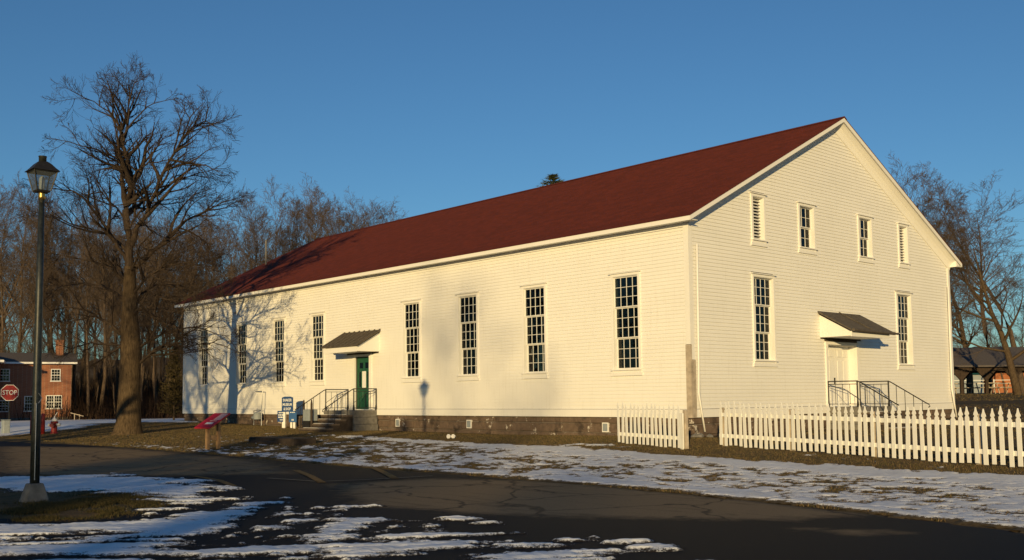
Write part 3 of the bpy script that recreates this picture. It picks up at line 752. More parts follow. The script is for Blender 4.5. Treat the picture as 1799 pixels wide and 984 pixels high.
pbox(m2, 'g', 7.42, 7.435, -.30, -.0005, .223, 2.315); pbox(m2, 'g', 9.285, 9.30, -.30, -.0005, .223, 2.315); pbox(m2, 'g', 7.436, 9.284, -.30, -.0005, 2.30, 2.3155)
m2.build('door_frame', M['white_trim'], hall)
for a0, a1 in ((7.437, 8.355), (8.365, 9.283)):
    m2 = MB(); pbox(m2, 'g', a0, a1, -.30, -.25, .225, 2.298); d2 = m2.build('door', M['white_trim'], hall)
    for c0 in (a0+.13, (a0+a1)/2+.05):
        for z0, z1 in ((.40, .86), (.98, 1.80), (1.92, 2.16)):
            m3 = MB(); pbox(m3, 'g', c0, c0+.28, -.2495, -.232, z0, z1); m3.build('panel', M['white_trim'], d2, bevel=.01)
    if a0 < 8:
        m3 = MB(); pbox(m3, 'g', a1-.10, a1-.06, -.2495, -.215, .98, 1.20); m3.build('handle', M['black_iron'], d2)
def canopy(wall, u0, u1, out, ztop, zlow, zsof, battens, mat):
    cu = (u0+u1)/2; m2 = MB()
    i0, i1 = u0+.13, u1-.13
    for a in (i0, i1-.03):
        q = [pt(wall, a, .0, zsof), pt(wall, a, out-.08, zsof), pt(wall, a, out-.08, zlow-.05), pt(wall, a, .0, ztop-.12)]
        off = np.array(pt(wall, .03, 0, 0)); off[2] = 0; m2.prism(q, off)
    pbox(m2, wall, i0+.031, i1-.031, .0, out-.081, zsof, zsof+.03); pbox(m2, wall, i0, i1, out-.0795, out-.05, zsof-.02, zlow-.04)
    can = m2.build('door_canopy', M['white_trim'], hall)
    q = [pt(wall, u0, .024, ztop-.06), pt(wall, u0, out, zlow-.03), pt(wall, u0, out, zlow+.02), pt(wall, u0, .024, ztop)]
    m2 = MB(); off = np.array(pt(wall, u1-u0, 0, 0)); off[2] = 0; m2.prism(q, off); m2.build('roof_sheet', mat, can)
    sl_ = (zlow+.02-ztop)/(out-.024)
    for b in battens:
        q = [pt(wall, b-.02, .03, ztop+.002+sl_*.006), pt(wall, b-.02, out+.004, zlow+.022), pt(wall, b-.02, out+.004, zlow+.055), pt(wall, b-.02, .03, ztop+.035)]
        m3 = MB(); off = np.array(pt(wall, .04, 0, 0)); off[2] = 0; m3.prism(q, off); m3.build('seam', mat, can)
    return can
canopy('l', -18.32, -15.65, 1.17, 3.46, 2.79, 2.57, [-18.28 + i*.37 for i in range(8)], M['canopy_metal'])
cg = canopy('g', 6.89, 9.67, 1.23, 3.44, 2.75, 2.55, [8.28], M['canopy_metal'])
m2 = MB(); m2.tube([(1.29, 6.95, 2.74), (1.29, 9.70, 2.70)], [.055, .055], 8); m2.tube([(1.29, 9.69, 2.70), (1.29, 9.95, 2.70)], [.04, .04], 8); m2.build('gutter', M['canopy_metal'], cg)
# downspouts
m2 = MB(); m2.tube([(.10, .30, 5.1), (.10, .24, 1.7), (.10, .22, .7), (.11, .42, -.42)], [.035]*4, 8); m2.build('downspout', M['white_trim'], hall, smooth=True)
m2 = MB(); m2.tube([(.10, 16.55, 4.9), (.10, 16.5, .8), (.11, 16.75, -.4)], [.04]*3, 8); m2.build('downspout', M['white_trim'], hall, smooth=True)

# entrance stairs with iron railings (the same design at both doors)
def stairs(wall, uc, label, half=1.1, zt=.20, gnd=-.64, flare=True):
    base = pt(wall, uc, .8, gnd)
    st = thing('entrance_steps', base, label, 'steps')
    for i in range(3):
        m2 = MB(); f = .05*i; z1 = zt-.28*i; z0 = z1-.278
        pbox(m2, wall, uc-half-f, uc+half+f, .065, 1.2+.0*f, z0, z1-.003 if i else z1); m2.build('landing', M['concrete'], st, bevel=.015)
    for i in range(4):
        z1 = zt-.17*(i+1); w0 = 1.203+.3*i; m2 = MB()
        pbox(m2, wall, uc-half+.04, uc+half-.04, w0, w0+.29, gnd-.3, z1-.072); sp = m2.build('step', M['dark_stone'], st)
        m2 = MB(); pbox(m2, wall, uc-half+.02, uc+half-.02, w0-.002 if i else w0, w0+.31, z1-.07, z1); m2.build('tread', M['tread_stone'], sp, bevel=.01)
        m2 = MB(); s0 = uc-half+.05+rng.random()*.3; pbox(m2, wall, s0, s0+1.2+rng.random()*.5, w0+.02, w0+.22, z1+.001, z1+.012)
        o = m2.build('snow_dusting', M['white_paint'], st); o['kind'] = 'stuff'
    for su in (-1, 1):
        u = uc+su*(half-.06); top = zt+.86; r = .016
        path = [pt(wall, u, .06, top), pt(wall, u, 1.12, top), pt(wall, u, 1.22, top-.03), pt(wall, u, 2.45, top-.75), pt(wall, u, 2.55, top-.80), pt(wall, u, 2.58, top-.86), pt(wall, u, 2.53, top-.90)]
        m2 = MB(); m2.tube(path, [.019]*7, 6); h = m2.build('handrail', M['black_iron'], st)
        m2 = MB(); m2.tube([pt(wall, u, .06, zt+.10), pt(wall, u, 1.15, zt+.10)], [.012]*2, 5); m2.tube([pt(wall, u, .06, top-.10), pt(wall, u, 1.15, top-.10)], [.012]*2, 5); m2.tube([pt(wall, u, .06, zt+.70), pt(wall, u, .6, zt+.64), pt(wall, u, 1.15, zt+.3)], [.010]*3, 5); m2.build('lower_rail', M['black_iron'], h)
        for wv in (.07, 1.14):
            m2 = MB(); m2.bar(pt(wall, u, wv, zt-.0), pt(wall, u, wv, top+.02), .026, sides=8); m2.bar(pt(wall, u, wv, zt), pt(wall, u, wv+.0, zt+.22), .05, .028, 6); m2.build('post', M['black_iron'], h)
        for wv in (.34, .60, .87):
            m2 = MB(); m2.bar(pt(wall, u, wv, zt+.10), pt(wall, u, wv, top-.1), .009, sides=5); m2.build('baluster', M['black_iron'], h)
        for i in range(4):
            wv = 1.42+.3*i; z = top - .03 - (wv-1.22)*.585
            m2 = MB(); m2.bar(pt(wall, u, wv, zt-.17*(i+1)), pt(wall, u, wv, z), .011, sides=5); m2.build('baluster', M['black_iron'], h)
    return st
stairs('l', -16.96, 'weathered stone steps with black iron handrails below the green door')
stairs('g', 8.36, 'steps with black iron handrails behind the picket fence, below the white double doors', gnd=-.6)

# ------------------------------------------------------------------ picket fences
def picket_mesh():
    w_, h, t = .044, 1.0, .02
    prof = [(-w_, 0), (w_, 0), (w_, .86), (w_*.55, .885), (w_*.55, .895), (w_*1.02, .915), (w_*.95, .94), (w_*.45, .99), (w_*.12, 1.06), (-w_*.12, 1.06), (-w_*.45, .99), (-w_*.95, .94), (-w_*1.02, .915), (-w_*.55, .895), (-w_*.55, .885), (-w_, .86)]
    m2 = MB(); m2.prism([(x, 0, z) for x, z in prof], (0, t, 0)); return m2.mesh('picket')
PM = picket_mesh(); PM.materials.append(M['fence_white'])
def fence(name, p0, p1, n, label, posts, endpost=False):
    p0 = np.array(p0); p1 = np.array(p1); L = np.linalg.norm(p1-p0); d = (p1-p0)/L; a = math.atan2(d[1], d[0]); nn = np.array([-d[1], d[0]])
    z0, z1 = g(*p0), g(*p1)
    f = thing(name, (p0[0], p0[1], z0), label, 'fence', local=True)
    def loc(s, back, z): q = p0 + d*s + nn*back; return Vector((q[0]-p0[0], q[1]-p0[1], z-z0))
    zz = lambda s: g(*(p0+d*s))
    for i in range(n):
        s = L*(i+.5)/n; o = bpy.data.objects.new('picket', PM); COL.objects.link(o); o.parent = f
        o.location = loc(s+rng.uniform(-.006, .006), -.02+rng.uniform(-.003, .003), zz(s)+.05+rng.uniform(-.018, .018)); o.rotation_euler = (rng.uniform(-.02, .02), rng.gauss(0, .017), a)
        o.scale = (rng.uniform(.90, 1.07), 1, rng.uniform(.965, 1.025))
    for h in (.24, .76):
        m2 = MB(); K = 8
        for k in range(K):
            s0, s1 = L*k/K, L*(k+1)/K; q = []
            for dz in (0, .09):
                for s, b in ((s0, .003), (s1, .003), (s1, .045), (s0, .045)): q.append(loc(s, b, zz(s)+h+dz))
            m2.hexa(q)
        m2.build('rail', M['fence_white'], f)
    for s in posts:
        m2 = MB(); q = []
        for z in (-.3, .98):
            for ds, b in ((-.05, .047), (.05, .047), (.05, .147), (-.05, .147)): q.append(loc(s+ds, b, zz(s)+z))
        m2.hexa(q); m2.build('post', M['grey_wood'], f, bevel=.008)
    if endpost:
        m2 = MB(); q = []
        for z in (-.05, .90):
            for ds, b in ((-.02, -.045), (.11, -.045), (.11, -.005), (-.02, -.005)): q.append(loc(L+ds, b, zz(L)+z))
        m2.hexa(q); m2.build('end_post', M['fence_white'], f, bevel=.006)
    return f
fence('picket_fence', (-.06, -3.17), (2.62, -3.80), 15, 'short white picket fence panel left of the gap, ending in a plain post', [2.80], True)
fence('picket_fence', (3.05, -2.86), (13.6, -5.2), 62, 'long white picket fence with pointed pickets in front of the gable end', [.1, 2.4, 4.8, 7.2, 9.6])

# ------------------------------------------------------------------ street lamp
def lamp():
    b = onz(60, 884, -.97); bx, by, bz = b[0], b[1], islz(b[0], b[1])
    f = thing('street_lamp', (bx, by, bz), 'tall black lamp post with a four-sided lantern on a concrete base', 'street lamp')
    c, s = math.cos(R_(20)), math.sin(R_(20))
    yaw = YAW + R_(43)
    LZ = .08
    def q(x, y, z): return (bx + x*math.cos(yaw)-y*math.sin(yaw), by + x*math.sin(yaw)+y*math.cos(yaw), z + (LZ if z > 3.8 else 0))
    def frus(m2, r0, z0, r1, z1):
        m2.hexa([q(-r0,-r0,z0), q(r0,-r0,z0), q(r0,r0,z0), q(-r0,r0,z0), q(-r1,-r1,z1), q(r1,-r1,z1), q(r1,r1,z1), q(-r1,r1,z1)])
    m2 = MB(); frus(m2, .205, bz-.1, .105, -.655); m2.build('base', M['concrete'], f, bevel=.012)
    m2 = MB(); m2.lathe((bx, by, 0), [(.073, -.66), (.069, .5), (.058, 2.2), (.043, 3.86+LZ)], 16); m2.build('pole', M['pole_paint'], f, smooth=True)
    m2 = MB(); m2.lathe((bx, by, LZ), [(.052, 3.85), (.056, 3.90), (.05, 3.95), (.05, 3.975)], 16); m2.build('collar', M['brass'], f, smooth=True)
    m2 = MB(); frus(m2, .098, 3.97, .108, 4.0); L = m2.build('lantern', M['black_iron'], f)
    m2 = MB()
    for i in range(4):
        sx, sy = ((-1,-1),(1,-1),(1,1),(-1,1))[i]; tx, ty = ((-1,-1),(1,-1),(1,1),(-1,1))[(i+1) % 4]
        m2.tube([q(sx*.105, sy*.105, 3.99), q(sx*.178, sy*.178, 4.31)], [.011]*2, 4)
        m2.tube([q(sx*.176, sy*.176, 4.305), q(tx*.176, ty*.176, 4.305)], [.012]*2, 4)
    m2.build('frame', M['black_iron'], L)
    for i in range(4):
        sx, sy = ((-1,-1),(1,-1),(1,1),(-1,1))[i]; tx, ty = ((-1,-1),(1,-1),(1,1),(-1,1))[(i+1) % 4]
        m2 = MB(); P = [np.array(q(sx*.10, sy*.10, 4.0)), np.array(q(tx*.10, ty*.10, 4.0)), np.array(q(tx*.171, ty*.171, 4.30)), np.array(q(sx*.171, sy*.171, 4.30))]
        nn = np.cross(P[1]-P[0], P[3]-P[0]); nn = nn/np.linalg.norm(nn)*.004; m2.prism(P, -nn); m2.build('pane', M['lamp_glass'], L)
    m2 = MB(); frus(m2, .212, 4.312, .208, 4.325); frus(m2, .203, 4.326, .158, 4.375); frus(m2, .158, 4.3755, .112, 4.435); frus(m2, .112, 4.4355, .06, 4.482); m2.build('hood', M['black_iron'], L)
    m2 = MB(); m2.lathe((bx, by, LZ), [(.06, 4.46), (.06, 4.555), (.066, 4.56), (.066, 4.572), (.02, 4.58)], 16); m2.build('cap', M['pole_paint'], L, smooth=True)
    m2 = MB(); m2.lathe((bx, by, LZ), [(.03, 4.0), (.045, 4.05), (.045, 4.2), (.02, 4.24)], 12); m2.build('bulb', M['sign_white'], L, smooth=True)
    m2 = MB(); yy = -.082; m2.tube([q(-.03, yy, z) for z in (-.6, .1, .5, .62)], [.008]*4, 5); m2.tube([q(.0, yy, .62), q(.06, yy+.01, .7), q(.0, yy, .78)], [.007]*3, 5); m2.build('conduit', M['steel'], f)
lamp()

# ------------------------------------------------------------------ lettering
def text(s, size, name, mat, parent, mtx, width=None):
    cu = bpy.data.curves.new('t', 'FONT'); cu.body = s; cu.size = size; cu.align_x = 'CENTER'; cu.align_y = 'CENTER'; cu.extrude = .002; cu.resolution_u = 3
    cu.offset = size*.012
    o = bpy.data.objects.new('t', cu); COL.objects.link(o); dg = bpy.context.evaluated_depsgraph_get(); dg.update()
    me = bpy.data.meshes.new_from_object(o.evaluated_get(dg)); bpy.data.objects.remove(o)
    if width:
        xs_ = [v.co.x for v in me.vertices]; k = width/(max(xs_)-min(xs_)); me.transform(Matrix.Diagonal((k, 1, 1, 1)))
    me.transform(mtx); me.name = name; return link(name, me, mat, parent)
def face_mtx(c, out, tilt=0):                             # text plane: faces 'out', upright
    out = Vector((out[0], out[1], 0)).normalized(); r = Vector((0, 0, 1)).cross(out); u = Vector((0, 0, 1))
    m = Matrix((r, u, out)).transposed().to_4x4(); m.translation = Vector(c); return m
# blue museum signs by the wall
def sign_board(name, c, w_, h, out, mat, label, lines, postx, posth, tcol='sign_white', arch=0):
    out = np.array([out[0], out[1], 0.]); out = out/np.linalg.norm(out); r = np.array([-out[1], out[0], 0]); gz0 = g(c[0], c[1])
    f = thing(name, (c[0], c[1], gz0), label, 'sign')
    P = lambda a, b, z: np.array([c[0], c[1], 0]) + r*a + out*b + np.array([0, 0, z])
    outl = [(-w_/2, c[2]-h/2), (w_/2, c[2]-h/2), (w_/2, c[2]+h/2)] + ([(w_*.25, c[2]+h/2+arch), (-w_*.25, c[2]+h/2+arch)] if arch else []) + [(-w_/2, c[2]+h/2)]
    m2 = MB(); m2.prism([P(a, -.015, z) for a, z in outl], out*.03); bd = m2.build('board', mat, f)
    for px in postx:
        m2 = MB(); q = [P(px+da, db, z) for z in (gz0-.2, posth) for da, db in ((-.045, -.11), (.045, -.11), (.045, -.02), (-.045, -.02))]
        m2.hexa(q); m2.build('post', M['white_paint'], f)
    for s, z, size, wd in lines:
        if s: text(s, size, 'lettering', M[tcol], bd, face_mtx(P(0, .017, z), out), wd)
        else:
            m2 = MB(); n = max(2, int(wd/.05)); x = -wd/2
            while x < wd/2-.02:
                e = min(x+rng.uniform(.03, .09), wd/2); q = [P(a, b, zz) for zz in (z-size/2, z+size/2) for a, b in ((x, .0152), (e, .0152), (e, .017), (x, .017))]; m2.hexa(q); x = e+.02
            m2.build('print_line', M[tcol], bd)
out = np.array([.45, -.89, 0])
def atY(u, v, Y): r = ray(u, v); return CAM + r*((Y-CAM[1])/r[1])
c = atY(505, 711, -1.15); sign_board('museum_sign', tuple(c), .56, .62, out, M['sign_blue'], 'tall blue sign with white lettering above two smaller boards beside the steps',
           [('SHAKER', c[2]+.19, .17, .44), ('MUSEUM', c[2]+.0, .17, .46), ('& SHOP', c[2]-.19, .17, .36)], (-.18, .18), c[2]-.1, arch=.04)
c = atY(494.5, 731.5, -1.2); sign_board('small_sign', tuple(c), .40, .48, out, M['sign_blue'], 'small blue sign with rows of white print, left below the museum sign',
           [('', c[2]+.16, .05, .26), ('', c[2]+.06, .05, .30), ('', c[2]-.04, .06, .30), ('', c[2]-.15, .05, .14)], (.06,), c[2]-.1)
c = atY(514.5, 732, -1.25); sign_board('small_sign', tuple(c), .38, .48, out, M['sign_blue_pale'], 'small paler blue sign with a white mark, right below the museum sign',
           [('', c[2]+.18, .03, .26), ('', c[2]-.14, .07, .10)], (.05,), c[2]-.1)

# red interpretive panel
def panel():
    b = onz(373, 789, -.84); bx, by = b[0], b[1]; z0 = g(bx, by)
    f = thing('interpretive_panel', (bx, by, z0), 'slanted red information panel on two wooden posts near the road edge', 'sign')
    fw = np.array([.25, -.97, 0]); r = np.array([.97, .25, 0])
    P = lambda a, o_, z: np.array([bx, by, z0]) + r*a + fw*o_ + np.array([0, 0, z])
    for o0, hh in ((.19, .66), (-.23, .86)):
        q = [P(da, o0+db, z) for z in (-.2, hh) for da, db in ((-.05, -.05), (.05, -.05), (.05, .05), (-.05, .05))]
        m2 = MB(); m2.hexa(q); m2.build('post', M['post_wood'], f, bevel=.006)
    m2 = MB(); m2.hexa([P(a, o_, z) for z in (.30, .44) for a, o_ in ((-.02, -.179), (.02, -.179), (.02, .139), (-.02, .139))]); m2.build('crossbar', M['post_wood'], f)
    T_ = lambda a, s, h: P(a, .40-s*.78, .66+s*.42) + np.array([0, 0, h])       # s along the slope
    m2 = MB(); m2.hexa([T_(a, s, h) for h in (.0, .045) for a, s in ((-.36, 0), (.36, 0), (.36, 1), (-.36, 1))]); bd = m2.build('board', M['sign_red'], f, bevel=.006)
    for a in (-.12, .12):
        m2 = MB(); m2.tube([P(a, .36, .665), P(a, -.34, 1.04)], [.028, .028], 4); m2.build('bracket', M['post_wood'], f)
    for a0, a1, s0, s1, mt in ((.02, .33, .52, .95, 'sign_pink'), (-.30, -.05, .55, .92, 'sign_red'), (-.10, .22, .22, .34, 'sign_white'), (-.05, .25, .42, .47, 'sign_pink')):
        m2 = MB(); m2.hexa([T_(a, s, h) for h in (.0455, .048) for a, s in ((a0, s0), (a1, s0), (a1, s1), (a0, s1))]); m2.build('print', M[mt], bd)
panel()

# stop sign, gray box, bollards, hydrant
def stop_sign():
    c = at(17, 690, 47.5); out = (CAM-c); out[2] = 0; out /= np.linalg.norm(out); r = np.array([-out[1], out[0], 0]); z0 = g(c[0], c[1])
    f = thing('stop_sign', (c[0], c[1], z0), 'red octagonal stop sign on a thin post in front of the brick house', 'sign')
    def octa(R, b0, b1): 
        m2 = MB(); pts = [np.array([c[0], c[1], c[2]]) + r*R*math.cos(R_(22.5+45*i)) + np.array([0, 0, R*math.sin(R_(22.5+45*i))]) + out*b0 for i in range(8)]
        m2.prism(pts, out*(b1-b0)); return m2
    bd = octa(.40, 0, .004).build('board', M['sign_white'], f)
    octa(.375, .0045, .007).build('face', M['red_paint'], bd)
    text('STOP', .30, 'lettering', M['sign_white'], bd, face_mtx(c+out*.011, out), .60)
    m2 = MB(); q = c-out*.03; m2.box(q[0]-.025, q[1]-.025, z0-.2, q[0]+.025, q[1]+.025, c[2]+.38); m2.build('post', M['black_iron'], f)
    m2 = MB(); b = at(10, 746, 47.0); zb = g(b[0], b[1]); m2.box(b[0]-.2, b[1]-.14, zb-.1, b[0]+.2, b[1]+.14, zb+.62); m2.box(b[0]-.23, b[1]-.17, zb+.621, b[0]+.23, b[1]+.17, zb+.66)
    tag(m2.build('utility_box', M['grey_box'], bevel=.02), 'small grey utility box on the snow beneath the stop sign', 'utility box')
stop_sign()
for u, lab in ((56, 'red steel bollard, mostly behind the lamp post and left of it'), (75, 'red steel bollard just right of the lamp post, beside the hydrant')):
    b = onz(u, 766.5, -.81); z0 = g(b[0], b[1]); m2 = MB(); m2.lathe((b[0], b[1], z0), [(.085, -.1), (.085, .86), (.07, .90), (.03, .925)], 14)
    tag(m2.build('bollard', M['red_paint'], smooth=True), lab, 'bollard', 'red bollards guarding the hydrant')
def hydrant():
    b = onz(95, 766, -.81); z0 = g(b[0], b[1]); f = thing('fire_hydrant', (b[0], b[1], z0), 'red fire hydrant with a white cap on the snow', 'hydrant')
    m2 = MB(); m2.lathe((b[0], b[1], z0), [(.17, -.1), (.17, .05), (.125, .07), (.12, .46), (.16, .48), (.16, .53), (.12, .55)], 14); m2.build('barrel', M['red_paint'], f, smooth=False)
    m2 = MB(); m2.lathe((b[0], b[1], z0), [(.13, .55), (.125, .60), (.08, .67), (.035, .70), (.03, .76)], 14); m2.build('bonnet', M['white_paint'], f, smooth=True)
    d = np.array([-RT[0], -RT[1], 0])
    for sg_ in (1, -1):
        m2 = MB(); c = np.array([b[0], b[1], z0+.40]); m2.tube([c+d*sg_*.10, c+d*sg_*.2, c+d*sg_*.205, c+d*sg_*.25], [.06, .06, .075, .075], 10); m2.build('outlet', M['white_paint'], f)
    m2 = MB(); c = np.array([b[0], b[1], z0+.38]); o_ = -np.array([FW[0], FW[1], 0]); m2.tube([c+o_*.1, c+o_*.2, c+o_*.21, c+o_*.26], [.08, .08, .1, .1], 10); m2.build('outlet', M['red_paint'], f)
    m2 = MB(); c = np.array([b[0], b[1], z0+.74]); m2.tube([c, c+np.array([RT[0]*.12, RT[1]*.12, .20])], [.02, .015], 6); m2.build('marker_rod', M['white_paint'], f)
hydrant()
# gas meter with its pipe, flood lights, stone slab, grey cabinet, rubble
def gas():
    x, y = -25.35, -.32; z0 = g(x, y); f = thing('gas_meter', (x, y, z0), 'grey gas meter with a bent pipe against the white wall', 'meter')
    m2 = MB(); m2.lathe((x+.05, y, z0), [(.1, .28), (.19, .31), (.19, .58), (.12, .64)], 14); m2.build('meter_body', M['grey_box'], f, smooth=False)
    m2 = MB(); m2.lathe((x-.32, y, z0), [(.06, .30), (.12, .36), (.12, .42), (.05, .48)], 12); m2.build('regulator', M['grey_box'], f)
    m2 = MB(); m2.tube([(x-.32, y, z0-.1), (x-.32, y, z0+.7), (x+.0, y, z0+.74), (x+.42, y, z0+.74), (x+.42, y+.05, z0+1.62), (x-.55, y+.22, z0+1.62)], [.025]*6, 6); m2.build('pipe', M['steel'], f)
    m2 = MB(); m2.bar((x+.42, y, z0-.1), (x+.42, y, z0+.74), .024); m2.build('pipe', M['steel'], f)
gas()
b = onz(792, 773, -.72); z0 = g(b[0], b[1])
f = thing('ground_floodlight', (b[0], b[1], z0), 'pair of small round white floodlights on the grass below the wall', 'floodlight')
for k in (-1, 1):
    c = np.array([b[0], b[1], z0+.09]) + np.array([RT[0], RT[1], 0])*.075*k; o_ = np.array([.3, -.95, 0]); m2 = MB()
    m2.tube([c-o_*.12, c-o_*.03, c, c+o_*.01], [.03, .065, .078, .07], 14); m2.build('lamp_head', M['white_paint'], f, smooth=False)
m2 = MB(); m2.bar((b[0], b[1]+.05, z0-.1), (b[0], b[1]+.05, z0+.1), .02); m2.build('spike', M['black_iron'], f)
b0 = onz(437, 775, -.72); x0, y0 = b0[0], b0[1]; z0 = g(x0+1.3, y0)
f = thing('stone_slab', (x0+1.3, y0+.3, z0), 'long low stone slab step lying in the grass before the steps', 'slab')
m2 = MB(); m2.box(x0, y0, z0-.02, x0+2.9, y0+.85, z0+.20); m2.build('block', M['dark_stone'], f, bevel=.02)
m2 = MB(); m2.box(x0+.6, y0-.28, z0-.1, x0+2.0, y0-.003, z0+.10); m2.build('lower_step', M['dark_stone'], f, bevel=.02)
cq = atY(545, 735, -2.0); cx, cy = float(cq[0]), -2.0; z0 = g(cx, cy)
f = thing('utility_cabinet', (cx, cy, z0), 'grey metal cabinet standing left of the stone steps behind the handrail', 'cabinet')
m2 = MB(); m2.box(cx-.24, cy-.2, z0+.42, cx+.24, cy+.2, z0+.88); m2.build('housing', M['grey_box'], f, bevel=.015)
m2 = MB(); m2.box(cx-.25, cy-.21, z0-.1, cx+.25, cy+.21, z0+.415); m2.build('stand', M['black_iron'], f)
for k in (-1, 1):
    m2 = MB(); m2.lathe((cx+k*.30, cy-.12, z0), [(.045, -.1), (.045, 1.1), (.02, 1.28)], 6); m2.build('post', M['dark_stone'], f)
for k in range(9):
    x = .12+rng.random()*.75; y = -.55+rng.random()*.5; z0 = g(x, y); r = .05+rng.random()*.06; m2 = MB()
    m2.tube([(x, y, z0-.03), (x+.01, y, z0+r*.3), (x, y+.01, z0+r*.9), (x, y, z0+r*1.2)], [r*.8, r*1.1, r*.8, r*.2], 6)
    tag(m2.build('rubble_stone', M['concrete']), 'small pale stone in the rubble at the foot of the building corner', 'stone', 'rubble stones at the near corner')

# ------------------------------------------------------------------ trees
class Tree:
    def __init__(s, seed): s.r = random.Random(seed); s.trunk = []; s.twig = []
    def branch(s, p, d, L, r, lev, P):
        R = s.r; n = max(2, int(P['seg'][min(lev, len(P['seg'])-1)])); pts = [p.copy()]; rad = [r]; d = d.normalized()
        for i in range(n):
            wob = P['wob'][min(lev, len(P['wob'])-1)]
            d = (d + Vector((R.gauss(0, wob), R.gauss(0, wob), R.gauss(0, wob))) + Vector((0, 0, P['trop'][min(lev, len(P['trop'])-1)]))).normalized()
            p = p + d*(L/n); pts.append(p.copy()); rad.append(max(r*(1-(i+1)/n*P['taper']), P['rmin']))
        s.emit(pts, rad, lev, P); s.kids(pts, rad, L, lev, P)
    def emit(s, pts, rad, lev, P):
        (s.trunk if lev < P['split'] else s.twig).append((pts, rad, P['sides'][min(lev, len(P['sides'])-1)]))
    def kids(s, pts, rad, L, lev, P, t0=None):
        if lev+1 >= P['levels']: return
        R = s.r; n = P['kids'][min(lev, len(P['kids'])-1)]; n = max(1, int(round(n*R.uniform(.8, 1.2)*(P['lensc'](L) if 'lensc' in P else 1)))); t0 = P['t0'][min(lev, len(P['t0'])-1)] if t0 is None else t0
        m = len(pts)-1
        for i in range(n):
            t = t0 + (1-t0)*((i+R.random())/n); f = t*m; k = min(int(f), m-1); u = f-k
            q = pts[k].lerp(pts[k+1], u); d = (pts[k+1]-pts[k]).normalized(); rr = rad[k]*(1-u)+rad[k+1]*u
            a = d.orthogonal().normalized(); a.rotate(Quaternion(d, R.uniform(0, 2*math.pi)))
            ang = R_(R.uniform(*P['ang'][min(lev, len(P['ang'])-1)])); nd = d*math.cos(ang)+a*math.sin(ang)
            LL = L*P['len'][min(lev, len(P['len'])-1)]*R.uniform(.65, 1.25)*(1.2-P.get('tipcut', .6)*t)
            s.branch(q, nd, LL, max(rr*R.uniform(.45, .7), P['rmin']), lev+1, P)
    def meshes(s, name):
        out = []
        for key, lst in (('trunk', s.trunk), ('crown', s.twig)):
            m2 = MB()
            for pts, rad, sd in lst: m2.tube(pts, rad, sd, cap=False)
            out.append(m2.mesh(key, True))
        return out
def place(name, meshes, loc, rz, sc_, label, group, mats=('wood_bark', 'wood_twig'), cat='tree'):
    o = bpy.data.objects.new(name, None); COL.objects.link(o); o.location = loc; o.rotation_euler = (0, 0, rz); o.scale = sc_
    o['label'] = label; o['category'] = cat
    if group: o['group'] = group
    for nm, me, mt in zip(('trunk', 'crown'), meshes, mats):
        c = bpy.data.objects.new(nm, me); COL.objects.link(c); c.parent = o
        if not me.materials: me.materials.append(M[mt])
    return o

